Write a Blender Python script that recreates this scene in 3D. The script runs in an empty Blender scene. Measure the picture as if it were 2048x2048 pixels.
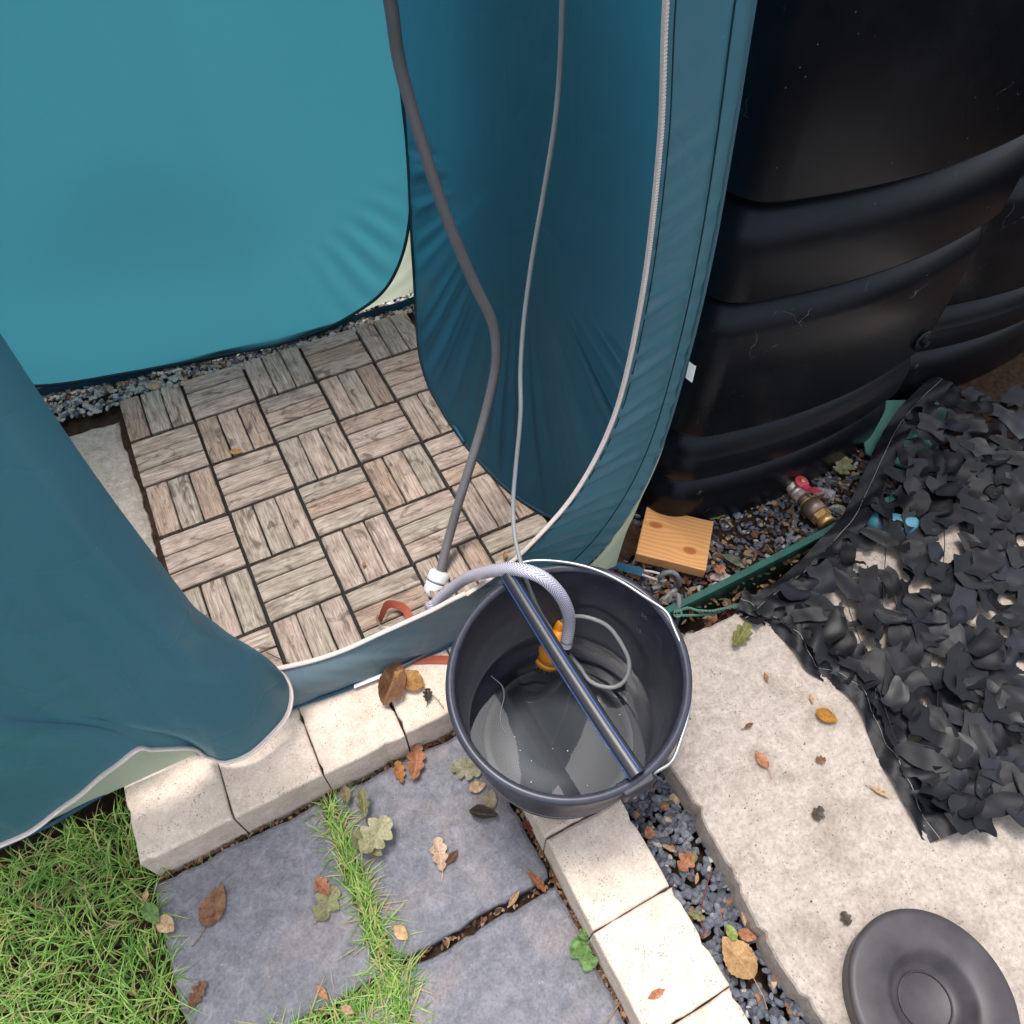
import bpy, math, random
import numpy as np
from mathutils import Vector, Matrix
random.seed(7); rng = np.random.default_rng(7)
S = bpy.context.scene; COL = S.collection
rad = math.radians

# ------------------------------------------------------------------ camera, sky, sun, exposure
CAM_R = ((0.887, -0.461, 0.011), (0.364, 0.715, 0.596), (-0.283, -0.525, 0.803))   # rows: right, up, back
Rm = np.array(CAM_R); u_, s_, v_ = np.linalg.svd(Rm); Rm = u_ @ v_
CAM = np.array((0.0789, -1.4350, 1.3149)); F = 1520.0
cd = bpy.data.cameras.new('camera'); cam = bpy.data.objects.new('camera', cd); COL.objects.link(cam)
cd.sensor_width = 36; cd.lens = 36 * F / 2048; cd.clip_start = .02; cd.clip_end = 200
mw = Matrix(Rm.T.tolist()).to_4x4(); mw.translation = Vector(CAM); cam.matrix_world = mw
S.camera = cam
w = bpy.data.worlds.new('World'); S.world = w; w.use_nodes = True
nt = w.node_tree; nt.nodes.clear()
sky = nt.nodes.new('ShaderNodeTexSky'); sky.sky_type = 'NISHITA'; sky.sun_disc = False
SUN_EL, SUN_AZ = 80, 340         # azimuth clockwise from +Y: behind the tent, to the left
sky.sun_elevation = rad(SUN_EL); sky.sun_rotation = rad(SUN_AZ); sky.dust_density = 3.0; sky.air_density = 1.0
hs = nt.nodes.new('ShaderNodeHueSaturation'); hs.inputs['Saturation'].default_value = .34
bg = nt.nodes.new('ShaderNodeBackground'); bg.inputs[1].default_value = .15
wo = nt.nodes.new('ShaderNodeOutputWorld')
nt.links.new(sky.outputs[0], hs.inputs['Color']); nt.links.new(hs.outputs[0], bg.inputs[0]); nt.links.new(bg.outputs[0], wo.inputs[0])
sl = bpy.data.lights.new('sun', 'SUN'); sl.energy = 1.4; sl.angle = rad(16); sl.color = (1, .93, .86)
sun = bpy.data.objects.new('sun', sl); COL.objects.link(sun)
sd = Vector((math.sin(rad(SUN_AZ)) * math.cos(rad(SUN_EL)), math.cos(rad(SUN_AZ)) * math.cos(rad(SUN_EL)), math.sin(rad(SUN_EL))))
sun.rotation_euler = sd.to_track_quat('Z', 'Y').to_euler()
S.render.engine = 'CYCLES'
S.view_settings.view_transform = 'Standard'; S.view_settings.look = 'None'
S.view_settings.gamma = 1; S.view_settings.use_curve_mapping = False
S.view_settings.exposure = 1.12
S.render.resolution_x = S.render.resolution_y = 1024

# ------------------------------------------------------------------ helpers
def W(px, py, z=0.):             # where the sight line through a photo pixel meets the level z
    d = Rm.T @ np.array([(px - 1024) / F, -(py - 1024) / F, -1.]); return CAM + (z - CAM[2]) / d[2] * d
def AT(px, py, dist):
    d = Rm.T @ np.array([(px - 1024) / F, -(py - 1024) / F, -1.]); return CAM + d / np.linalg.norm(d) * dist
def lin(c):                      # sRGB 0..255 -> linear
    return tuple((x / 255 / 12.92 if x / 255 < .04045 else ((x / 255 + .055) / 1.055) ** 2.4) for x in c) + (1,)
def mesh(name, v, f, m=None, parent=None, smooth=True, mi=None, uv=None):
    me = bpy.data.meshes.new(name); me.from_pydata([tuple(map(float, p)) for p in v], [], [tuple(q) for q in f]); me.update()
    if smooth: me.polygons.foreach_set('use_smooth', [True] * len(me.polygons))
    for q in (m if isinstance(m, (list, tuple)) else [m]):
        if q: me.materials.append(q)
    if mi is not None: me.polygons.foreach_set('material_index', list(mi))
    if uv is not None:
        ul = me.uv_layers.new(name='UVMap'); li = np.zeros(len(me.loops), int); me.loops.foreach_get('vertex_index', li)
        ul.data.foreach_set('uv', np.array(uv)[li].ravel())
    o = bpy.data.objects.new(name, me); COL.objects.link(o)
    if parent: o.parent = parent
    return o
def link_copy(name, me, parent=None):
    o = bpy.data.objects.new(name, me); COL.objects.link(o)
    if parent: o.parent = parent
    return o
def thing(name, label, cat, group=None, loc=(0, 0, 0)):
    o = bpy.data.objects.new(name, None); COL.objects.link(o); o.location = loc; o.empty_display_size = .05
    return tag(o, label, cat, group)
def tag(o, label, cat, group=None, kind=None):
    if label: o['label'] = label
    if cat: o['category'] = cat
    if group: o['group'] = group
    if kind: o['kind'] = kind
    return o
def spline(P, n):                # Catmull-Rom through control points
    P = np.array(P, float); P = np.vstack([2 * P[0] - P[1], P, 2 * P[-1] - P[-2]]); out = []
    segs = len(P) - 3
    for k in range(n + 1):
        t = k / n * segs; i = min(int(t), segs - 1); t -= i
        a, b, c, d = P[i:i + 4]
        out.append(.5 * ((2 * b) + (-a + c) * t + (2 * a - 5 * b + 4 * c - d) * t * t + (-a + 3 * b - 3 * c + d) * t ** 3))
    return np.array(out)
def resample(P, n):
    P = np.array(P, float); d = np.r_[0, np.cumsum(np.linalg.norm(np.diff(P, axis=0), axis=1))]
    s = np.linspace(0, d[-1], n); return np.stack([np.interp(s, d, P[:, k]) for k in range(P.shape[1])], 1)
def tube_data(P, r, n=12, caps=True, flat=1.0):
    P = np.array(P, float); N = len(P); r = np.broadcast_to(r, (N,)); T = np.gradient(P, axis=0); T /= np.linalg.norm(T, axis=1)[:, None] + 1e-12
    up = np.array([0, 0, 1.]) if abs(T[0][2]) < .9 else np.array([1., 0, 0]); v = []; a = np.cross(T[0], up); a /= np.linalg.norm(a); uv = []
    L = np.r_[0, np.cumsum(np.linalg.norm(np.diff(P, axis=0), axis=1))]
    for i in range(N):
        a = a - T[i] * (a @ T[i]); a /= np.linalg.norm(a) + 1e-12; b = np.cross(T[i], a)
        for k in range(n):
            th = 2 * math.pi * k / n; v.append(P[i] + r[i] * (a * math.cos(th) + b * math.sin(th) * flat)); uv.append((k / n, L[i]))
    f = [(i * n + k, i * n + (k + 1) % n, (i + 1) * n + (k + 1) % n, (i + 1) * n + k) for i in range(N - 1) for k in range(n)]
    if caps: f += [tuple(range(n))[::-1], tuple((N - 1) * n + k for k in range(n))]
    return v, f, uv
def tube(name, P, r, m, parent=None, n=12, caps=True, flat=1.0):
    v, f, uv = tube_data(P, r, n, caps, flat); return mesh(name, v, f, m, parent, uv=uv)
def lathe(name, prof, m, parent=None, n=64, center=(0, 0), axis=None, base=None, smooth=True, hexa=None):
    """profile of (r, h). axis/base: turn about an arbitrary axis"""
    v = []; c = np.array([center[0], center[1], 0.]) if base is None else np.array(base, float)
    ax = np.array([0, 0, 1.]) if axis is None else np.array(axis, float) / np.linalg.norm(axis)
    a = np.cross(ax, [0, 1, 0] if abs(ax[1]) < .9 else [1, 0, 0]); a /= np.linalg.norm(a); b = np.cross(ax, a)
    for r, h in prof:
        for k in range(n):
            th = 2 * math.pi * k / n; v.append(c + ax * h + r * (a * math.cos(th) + b * math.sin(th)))
    f = [(i * n + k, i * n + (k + 1) % n, (i + 1) * n + (k + 1) % n, (i + 1) * n + k) for i in range(len(prof) - 1) for k in range(n)]
    if axis is not None or base is not None: f += [tuple(range(n))[::-1], tuple((len(prof) - 1) * n + k for k in range(n))]
    return mesh(name, v, f, m, parent, smooth)
def grid(name, fn, nu, nv, m, parent=None, smooth=True, u0=0., u1=1., v0=0., v1=1.):
    v = []; uv = []
    for j in range(nv + 1):
        for i in range(nu + 1):
            u = u0 + (u1 - u0) * i / nu; w_ = v0 + (v1 - v0) * j / nv; v.append(fn(u, w_)); uv.append((u, w_))
    f = [(j * (nu + 1) + i, j * (nu + 1) + i + 1, (j + 1) * (nu + 1) + i + 1, (j + 1) * (nu + 1) + i) for j in range(nv) for i in range(nu)]
    return mesh(name, v, f, m, parent, smooth, uv=uv)
def ONY(px, py, y):               # where the sight line meets the upright plane at depth y
    d = Rm.T @ np.array([(px - 1024) / F, -(py - 1024) / F, -1.]); return CAM + (y - CAM[1]) / d[1] * d
def hsh(x, y, s=0.):             # cheap smooth noise
    x = np.asarray(x, float); y = np.asarray(y, float)
    return (np.sin(x * 12.9 + y * 4.1 + s) + np.sin(x * 27.3 - y * 19.7 + s * 2.1) * .6 + np.sin(-x * 51.1 + y * 43.3 + s * 3.7) * .35 + np.sin(x * 96.7 + y * 81.9 + s * 5.3) * .2) / 2.15
def slab_mesh(poly, z0, z1, step=.012, rough=.002, chip=.003, seed=0., bevel=.004):
    """polygon prism with worn, slightly uneven edges: rings of verts down the sides and a triangulated top"""
    poly = np.array(poly, float); n = len(poly); pts = []
    for i in range(n):
        a, b = poly[i], poly[(i + 1) % n]; L = np.linalg.norm(b - a); k = max(1, int(L / step)); d = (b - a) / max(L, 1e-9); nr = np.array([d[1], -d[0]])
        for j in range(k):
            p = a + (b - a) * j / k; q = hsh(p[0] * 3, p[1] * 3, seed) * rough
            if random.random() < .12: q -= random.random() * chip
            pts.append(p + nr * q)
    pts = np.array(pts); c = pts.mean(0); N = len(pts)
    def off(d):
        T = np.roll(pts, -1, 0) - np.roll(pts, 1, 0); T /= np.linalg.norm(T, axis=1)[:, None] + 1e-9
        return pts - np.stack([T[:, 1], -T[:, 0]], 1) * d
    rings = [(off(0), z0), (off(0), z1 - bevel), (off(bevel * .35), z1 - bevel * .35), (off(bevel * 1.2), z1)]
    v = []; 
    for q, z in rings: v += [(p[0], p[1], z + (hsh(p[0] * 5, p[1] * 5, seed + 2) * .0006)) for p in q]
    f = [(r * N + k, r * N + (k + 1) % N, (r + 1) * N + (k + 1) % N, (r + 1) * N + k) for r in range(3) for k in range(N)]
    f.append(tuple(3 * N + k for k in range(N))); f.append(tuple(range(N))[::-1])
    return v, f
def block(name, x0, x1, y0, y1, z0, z1, m, parent=None, jit=.0008, rough=.0012, chip=.003, bevel=.004, seed=None):
    j = lambda: random.uniform(-jit, jit)
    v, f = slab_mesh([(x0 + j(), y0 + j()), (x1 + j(), y0 + j()), (x1 + j(), y1 + j()), (x0 + j(), y1 + j())], z0, z1, rough=rough, chip=chip, bevel=bevel, seed=random.random() * 9 if seed is None else seed)
    return mesh(name, v, f, m, parent, smooth=False)

# ------------------------------------------------------------------ materials
class NT:
    def __init__(s, name, coord='Object', rnd=False):
        s.m = bpy.data.materials.new(name); s.m.use_nodes = True; s.t = s.m.node_tree; s.t.nodes.clear()
        s.out = s.n('ShaderNodeOutputMaterial'); s.tc = s.n('ShaderNodeTexCoord'); s.P = s.tc.outputs[coord]
        s.oi = None
        if rnd:
            s.oi = s.n('ShaderNodeObjectInfo'); vm = s.n('ShaderNodeVectorMath'); vm.operation = 'ADD'
            mu = s.n('ShaderNodeMath', op='MULTIPLY'); mu.inputs[1].default_value = 37.; s.l(s.oi.outputs['Random'], mu.inputs[0])
            s.l(s.P, vm.inputs[0]); s.l(mu.outputs[0], vm.inputs[1]); s.P = vm.outputs[0]
    def n(s, t, op=None, **k):
        q = s.t.nodes.new(t)
        if op: q.operation = op
        for a, b in k.items(): setattr(q, a, b)
        return q
    def l(s, a, b): s.t.links.new(a, b)
    def mapped(s, sc=(1, 1, 1), rot=(0, 0, 0)):
        q = s.n('ShaderNodeMapping'); q.inputs['Scale'].default_value = sc; q.inputs['Rotation'].default_value = rot; s.l(s.P, q.inputs[0]); return q.outputs[0]
    def noise(s, scale, det=4, rough=.55, vec=None, dist=0.):
        q = s.n('ShaderNodeTexNoise'); q.inputs['Scale'].default_value = scale; q.inputs['Detail'].default_value = det
        q.inputs['Roughness'].default_value = rough; q.inputs['Distortion'].default_value = dist; s.l(vec or s.P, q.inputs['Vector']); return q.outputs['Fac']
    def voro(s, scale, feat='F1', vec=None, out='Distance'):
        q = s.n('ShaderNodeTexVoronoi'); q.feature = feat; q.inputs['Scale'].default_value = scale; s.l(vec or s.P, q.inputs['Vector']); return q.outputs[out]
    def ramp(s, fac, stops):
        q = s.n('ShaderNodeValToRGB'); e = q.color_ramp.elements
        while len(e) < len(stops): e.new(.5)
        for k, (p, c) in enumerate(stops): e[k].position = p; e[k].color = c if len(c) == 4 else tuple(c) + (1,)
        s.l(fac, q.inputs[0]); return q.outputs[0]
    def mix(s, fac, a, b, mode='MIX'):
        q = s.n('ShaderNodeMix', data_type='RGBA'); q.blend_type = mode
        for v, i in ((fac, 0), (a, 6), (b, 7)):
            if hasattr(v, 'is_output'): s.l(v, q.inputs[i])
            else: q.inputs[i].default_value = v
        return q.outputs[2]
    def math(s, op, a, b=0.):
        q = s.n('ShaderNodeMath', op=op)
        for v, i in ((a, 0), (b, 1)):
            if hasattr(v, 'is_output'): s.l(v, q.inputs[i])
            else: q.inputs[i].default_value = v
        return q.outputs[0]
    def bump(s, h, strength=.5, dist=.001, base=None):
        q = s.n('ShaderNodeBump'); q.inputs['Strength'].default_value = strength; q.inputs['Distance'].default_value = dist; s.l(h, q.inputs['Height'])
        if base is not None: s.l(base, q.inputs['Normal'])
        return q.outputs[0]
    def bsdf(s, col, rough=.6, nrm=None, spec=.5, metal=0., **k):
        q = s.n('ShaderNodeBsdfPrincipled')
        for v, i in ((col, 'Base Color'), (rough, 'Roughness'), (metal, 'Metallic')):
            if hasattr(v, 'is_output'): s.l(v, q.inputs[i])
            else: q.inputs[i].default_value = v
        q.inputs['Specular IOR Level'].default_value = spec
        for a, b in k.items():
            a = a.replace('_', ' ')
            if hasattr(b, 'is_output'): s.l(b, q.inputs[a])
            else: q.inputs[a].default_value = b
        if nrm is not None: s.l(nrm, q.inputs['Normal'])
        return q.outputs[0]
    def done(s, sh): s.l(sh, s.out.inputs[0]); return s.m
B4 = (0, 0, 0, 1); W4 = (1, 1, 1, 1)

def m_plain(name, c, rough=.5, spec=.5, metal=0., var=.12, sc=40, bump=.15, **k):
    t = NT(name); n = t.noise(sc, 5); a = [x * (1 - var) for x in lin(c)[:3]]; b = [min(1, x * (1 + var)) for x in lin(c)[:3]]
    col = t.ramp(n, [(.3, a), (.7, b)]); return t.done(t.bsdf(col, rough, t.bump(t.noise(sc * 4, 3), bump, .0006), spec, metal, **k))
def m_wood():
    t = NT('weathered_teak', rnd=True)
    g1 = t.noise(1, 5, .65, t.mapped((16, 190, 190)), .6); g2 = t.noise(1, 4, .6, t.mapped((30, 600, 600)), .2)
    kn = t.noise(1, 3, .5, t.mapped((16, 34, 34)), 1.4); blot = t.noise(22, 4, .6)
    base = t.ramp(g1, [(.28, lin((112, 98, 89))), (.46, lin((168, 152, 141))), (.62, lin((194, 179, 169))), (.8, lin((212, 199, 190)))])
    fine = t.ramp(g2, [(.38, (.42, .38, .36)), (.54, (1, 1, 1))]); c = t.mix(.52, base, fine, 'MULTIPLY')
    tint = t.ramp(t.oi.outputs['Random'], [(0, (.86, .9, .86)), (.28, (.9, .93, .88)), (.4, (1, .97, .93)), (.62, (1.0, .96, .94)), (.84, (1, .94, .9)), (.93, (.96, .86, .78)), (1, (.76, .66, .58))])  # random wood tones; the green-grey ones put the slats' angled sheen into colour
    c = t.mix(.9, c, tint, 'MULTIPLY')
    dk = t.ramp(kn, [(.57, B4), (.68, W4)]); c = t.mix(t.math('MULTIPLY', dk, .72), c, lin((74, 62, 56)))
    br = t.ramp(blot, [(.48, B4), (.7, W4)]); c = t.mix(t.math('MULTIPLY', br, .5), c, lin((108, 92, 82)))
    h = t.math('ADD', g1, t.math('MULTIPLY', g2, .8))
    return t.done(t.bsdf(c, .78, t.bump(h, .75, .0016), .25))
def m_concrete(name, c0, c1, dark, pits=230, pitr=.2, bump=.5, grime=.3, rough=.85, fine=300, fc=.45):
    t = NT(name); big = t.noise(9, 5, .6); mid = t.noise(45, 5, .65); fin = t.noise(fine, 4, .7)
    c = t.ramp(mid, [(.3, lin(c0)), (.65, lin(c1))])
    g = t.ramp(big, [(.5, B4), (.75, W4)]); c = t.mix(t.math('MULTIPLY', g, grime), c, lin(dark))
    v = t.voro(pits); size = t.noise(60, 2); thr = t.math('MULTIPLY', size, pitr * 2)
    pit = t.math('LESS_THAN', v, t.math('MULTIPLY', thr, t.ramp(t.noise(31, 3), [(.3, B4), (.62, W4)])))
    c = t.mix(t.math('MULTIPLY', pit, .5), c, lin([x * .45 for x in dark]))
    c = t.mix(fc, c, t.ramp(fin, [(.34, (.62, .61, .59)), (.5, (.97, .97, .97)), (.66, (1.22, 1.22, 1.22))]), 'MULTIPLY')
    h = t.math('SUBTRACT', t.math('ADD', t.math('MULTIPLY', mid, .5), t.math('MULTIPLY', fin, .35)), pit)
    return t.done(t.bsdf(c, rough, t.bump(h, bump, .0015), .3))
def m_slate():
    t = NT('riven_slate', rnd=True); big = t.noise(7, 6, .6, dist=.8); mid = t.noise(38, 8, .68, dist=.5); fin = t.noise(210, 4, .6)
    c = t.ramp(mid, [(.25, lin((84, 86, 94))), (.5, lin((108, 109, 118))), (.75, lin((132, 132, 139)))])
    w_ = t.ramp(big, [(.5, B4), (.68, W4)]); c = t.mix(t.math('MULTIPLY', w_, .42), c, lin((150, 137, 134)))
    st = t.ramp(t.noise(16, 4, .6), [(.56, B4), (.72, W4)]); c = t.mix(t.math('MULTIPLY', st, .42), c, lin((94, 94, 84)))
    sp = t.math('LESS_THAN', t.voro(110), .07); c = t.mix(t.math('MULTIPLY', sp, t.ramp(t.noise(40, 2), [(.5, B4), (.6, W4)])), c, lin((190, 180, 170)))
    c = t.mix(.7, c, t.ramp(fin, [(.32, (.66, .66, .68)), (.5, (1, 1, 1)), (.68, (1.2, 1.19, 1.16))]), 'MULTIPLY'); c = t.mix(.6, c, t.ramp(t.noise(95, 5, .7), [(.34, (.72, .72, .75)), (.6, (1.08, 1.07, 1.06))]), 'MULTIPLY')
    lay = t.math('SNAP', t.noise(15, 5, .6, dist=1.2), .07)
    h = t.math('ADD', t.math('ADD', mid, t.math('ADD', t.math('MULTIPLY', fin, .3), t.math('MULTIPLY', t.noise(88, 5, .65), .7))), t.math('MULTIPLY', lay, 2.2))
    return t.done(t.bsdf(c, .52, t.bump(h, .8, .003), .4))
def m_fabric(name, refl, trans, fac=.45, gloss=.4, wr=1.0, coord='Object', rough=.42, crease=.35):
    t = NT(name, coord); fold = t.noise(1, 3, .5, t.mapped((9, 9, 3)), 1.5); weave = t.noise(900, 2)
    spk = t.math('LESS_THAN', t.voro(34), .035)
    nz = t.ramp(t.noise(5, 3), [(.3, (.88, .9, .92)), (.7, (1.08, 1.05, 1.03))])
    c = t.mix(.8, lin(refl), nz, 'MULTIPLY'); c = t.mix(t.math('MULTIPLY', spk, .6), c, lin((120, 160, 170)))
    nr = t.bump(fold, .35 * wr, .02); nr = t.bump(weave, .08, .0004, nr)
    wv_ = t.n('ShaderNodeVectorMath', op='ADD'); nn_ = t.n('ShaderNodeTexNoise'); nn_.inputs['Scale'].default_value = 6; t.l(t.P, nn_.inputs['Vector']); sc_ = t.n('ShaderNodeVectorMath', op='SCALE'); t.l(nn_.outputs['Color'], sc_.inputs[0]); sc_.inputs[3].default_value = .12
    t.l(t.P, wv_.inputs[0]); t.l(sc_.outputs[0], wv_.inputs[1]); cr = t.ramp(t.voro(9, 'DISTANCE_TO_EDGE', wv_.outputs[0]), [(0, B4), (.05, (.7,) * 3), (.22, W4)])
    cr2 = t.voro(7, 'F1', wv_.outputs[0]); nr = t.bump(t.math('ADD', cr, t.math('MULTIPLY', cr2, 1.6)), .4 * crease, .006, nr)
    a = t.bsdf(c, rough, nr, gloss); b = t.n('ShaderNodeBsdfTranslucent'); b.inputs[0].default_value = lin(trans); 
    mx = t.n('ShaderNodeMixShader'); mx.inputs[0].default_value = fac; t.l(a, mx.inputs[1]); t.l(b.outputs[0], mx.inputs[2])
    return t.done(mx.outputs[0])
def m_butt():
    t = NT('black_polyethylene'); big = t.noise(3.5, 5, .6); fine = t.noise(420, 3)
    vm = t.n('ShaderNodeVectorMath', op='ADD'); n2 = t.n('ShaderNodeTexNoise'); n2.inputs['Scale'].default_value = 26; t.l(t.P, n2.inputs['Vector'])
    t.l(t.P, vm.inputs[0]); sc = t.n('ShaderNodeVectorMath', op='SCALE'); t.l(n2.outputs['Color'], sc.inputs[0]); sc.inputs[3].default_value = .05; t.l(sc.outputs[0], vm.inputs[1])
    v = t.voro(13, 'DISTANCE_TO_EDGE', vm.outputs[0]); scr = t.math('LESS_THAN', v, .0045); mask = t.ramp(t.noise(11, 3), [(.63, B4), (.68, W4)])
    scr = t.math('MULTIPLY', scr, mask); sp = t.math('MULTIPLY', t.math('LESS_THAN', t.voro(60), .06), t.ramp(t.noise(9, 2), [(.5, B4), (.6, W4)]))
    s_ = t.math('MAXIMUM', scr, sp)
    c = t.ramp(big, [(.3, lin((11, 12, 17))), (.7, lin((16, 17, 21)))]); c = t.mix(t.math('MULTIPLY', s_, .6), c, lin((120, 120, 120)))
    dust = t.ramp(t.noise(6, 6, .7), [(.5, B4), (.8, W4)]); c = t.mix(t.math('MULTIPLY', dust, .05), c, lin((100, 104, 116)))
    return t.done(t.bsdf(c, t.ramp(big, [(.3, (.27,) * 3), (.7, (.38,) * 3)]), t.bump(fine, .12, .0006), .26, Specular_Tint=(.72, .84, 1, 1)))
def m_bucket():
    t = NT('black_bucket_plastic'); rn = t.noise(30, 4); fine = t.noise(300, 3)
    scr = t.math('MULTIPLY', t.math('LESS_THAN', t.noise(1, 2, .5, t.mapped((30, 30, 900))), .33), t.ramp(t.noise(18, 3), [(.5, B4), (.62, W4)]))
    c = t.ramp(rn, [(.3, lin((20, 23, 35))), (.7, lin((28, 31, 45)))]); c = t.mix(t.math('MULTIPLY', scr, .6), c, lin((84, 87, 100)))
    sp = t.math('LESS_THAN', t.voro(75), .05); c = t.mix(t.math('MULTIPLY', sp, .6), c, lin((150, 145, 140)))
    return t.done(t.bsdf(c, t.ramp(rn, [(.3, (.34,) * 3), (.7, (.5,) * 3)]), t.bump(fine, .15, .0006), .55))
def m_water():
    t = NT('bucket_water'); fr = t.n('ShaderNodeFresnel'); fr.inputs[0].default_value = 1.55
    nr = t.bump(t.noise(14, 2), .05, .003); t.l(nr, fr.inputs['Normal'])
    g = t.n('ShaderNodeBsdfGlossy'); g.inputs['Roughness'].default_value = .02; t.l(nr, g.inputs['Normal'])
    tr = t.n('ShaderNodeBsdfTransparent'); tr.inputs[0].default_value = (.86, .9, .94, 1)
    mx = t.n('ShaderNodeMixShader'); t.l(fr.outputs[0], mx.inputs[0]); t.l(tr.outputs[0], mx.inputs[1]); t.l(g.outputs[0], mx.inputs[2])
    return t.done(mx.outputs[0])
def m_braid():
    t = NT('braided_clear_pvc', 'UV'); sx = t.n('ShaderNodeSeparateXYZ'); t.l(t.P, sx.inputs[0]); u = sx.outputs[0]; v = sx.outputs[1]
    uu = t.math('ABSOLUTE', t.math('SUBTRACT', t.math('FRACT', t.math('MULTIPLY', u, 4)), .5))
    s1 = t.math('SINE', t.math('ADD', t.math('MULTIPLY', v, 2 * math.pi * 190), t.math('MULTIPLY', uu, 26)))
    c = t.ramp(t.math('ADD', t.math('MULTIPLY', s1, .5), .5), [(.3, lin((232, 230, 240))), (.6, lin((150, 144, 170)))])
    al = t.ramp(s1, [(0, (.92,) * 3), (1, (.7,) * 3)])
    return t.done(t.bsdf(c, .18, None, .6, Alpha=al))
def m_leaf(name, c0, c1, vein=.5, spots=None, tr=.25):
    t = NT(name, 'UV'); sx = t.n('ShaderNodeSeparateXYZ'); t.l(t.P, sx.inputs[0]); u = sx.outputs[0]; v = sx.outputs[1]
    oi = t.n('ShaderNodeObjectInfo'); av = t.math('ABSOLUTE', t.math('SUBTRACT', v, .5))
    w_ = t.math('SINE', t.math('MULTIPLY', t.math('ADD', u, t.math('MULTIPLY', av, -.55)), 52)); vn = t.math('GREATER_THAN', w_, .86)
    mid = t.math('LESS_THAN', av, .022); ve = t.math('MAXIMUM', t.math('MULTIPLY', vn, .5), mid)
    gc = t.tc.outputs['Object']; n = t.noise(50, 5, .65, gc); n2 = t.noise(260, 3, .6, gc)
    c = t.ramp(n, [(.3, lin(c0)), (.68, lin(c1))]); c = t.mix(.8, c, t.ramp(n2, [(.32, (.6, .56, .52)), (.6, (1.05, 1.05, 1.05))]), 'MULTIPLY'); c = t.mix(.6, c, t.ramp(t.noise(28, 4, .6, gc), [(.35, (.66, .6, .55)), (.6, (1.04, 1.04, 1.04))]), 'MULTIPLY')
    c = t.mix(t.math('MULTIPLY', ve, vein * .5), c, lin([min(255, x * 1.18) for x in c1]))
    if spots: c = t.mix(t.math('MULTIPLY', t.ramp(t.noise(70, 3, .6, gc), [(.57, B4), (.66, W4)]), .8), c, lin(spots))
    a = t.bsdf(c, .6, t.bump(t.math('ADD', ve, t.math('MULTIPLY', n, 2)), .6, .001), .3); b = t.n('ShaderNodeBsdfTranslucent'); t.l(c, b.inputs[0])
    mx = t.n('ShaderNodeMixShader'); mx.inputs[0].default_value = tr; t.l(a, mx.inputs[1]); t.l(b.outputs[0], mx.inputs[2]); return t.done(mx.outputs[0])
def m_blade(name, c0, c1):
    t = NT(name); n = t.noise(40, 3); c = t.ramp(n, [(.3, lin(c0)), (.7, lin(c1))]); a = t.bsdf(c, .45, None, .4)
    b = t.n('ShaderNodeBsdfTranslucent'); t.l(c, b.inputs[0]); mx = t.n('ShaderNodeMixShader'); mx.inputs[0].default_value = .4
    t.l(a, mx.inputs[1]); t.l(b.outputs[0], mx.inputs[2]); return t.done(mx.outputs[0])
def m_pine():
    t = NT('varnished_pine'); n0 = t.noise(26, 2); wob = t.noise(1, 2, .4, t.mapped((10, 14, 14)))
    sx = t.n('ShaderNodeSeparateXYZ'); t.l(t.P, sx.inputs[0]); kn = None; push = None
    for kx, ky, rx, ry in ((-.046, .020, .013, .007), (.034, -.026, .013, .009)):
        dx = t.math('DIVIDE', t.math('SUBTRACT', sx.outputs[0], kx), rx); dy = t.math('DIVIDE', t.math('SUBTRACT', sx.outputs[1], ky), ry)
        d = t.math('MULTIPLY', t.math('SQRT', t.math('ADD', t.math('MULTIPLY', dx, dx), t.math('MULTIPLY', dy, dy))), .62)
        k_ = t.ramp(t.math('ADD', d, t.math('MULTIPLY', n0, .5)), [(0, W4), (.85, (.75,) * 3), (1, B4)]); e = t.math('DIVIDE', dy, t.math('ADD', t.math('MULTIPLY', d, d), 1.2))
        kn = k_ if kn is None else t.math('MAXIMUM', kn, k_); push = e if push is None else t.math('ADD', push, e)
    ph = t.math('ADD', t.math('ADD', t.math('MULTIPLY', sx.outputs[1], 620), t.math('MULTIPLY', wob, 7)), t.math('MULTIPLY', push, -7))
    c = t.ramp(t.math('ADD', t.math('MULTIPLY', t.math('SINE', ph), .5), .5), [(0, lin((212, 158, 104))), (.6, lin((206, 150, 94))), (1, lin((198, 140, 86)))])
    c = t.mix(t.math('MULTIPLY', kn, .9), c, lin((146, 70, 30))); c = t.mix(.5, c, t.ramp(t.noise(12, 4), [(.3, (.86, .84, .82)), (.7, (1.06, 1.06, 1.06))]), 'MULTIPLY')
    return t.done(t.bsdf(c, .42, t.bump(t.noise(1, 3, .5, t.mapped((30, 500, 500))), .2, .0005), .4))
def m_stone(name, a, b, sc=160):
    t = NT(name); n = t.noise(sc, 4, .7); n2 = t.noise(20, 3); c = t.ramp(n, [(.35, lin(a)), (.65, lin(b))]); c = t.mix(.5, c, t.ramp(n2, [(.3, (.75,) * 3), (.7, (1.1,) * 3)]), 'MULTIPLY')
    return t.done(t.bsdf(c, .72, t.bump(n, .5, .001), .35))

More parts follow.
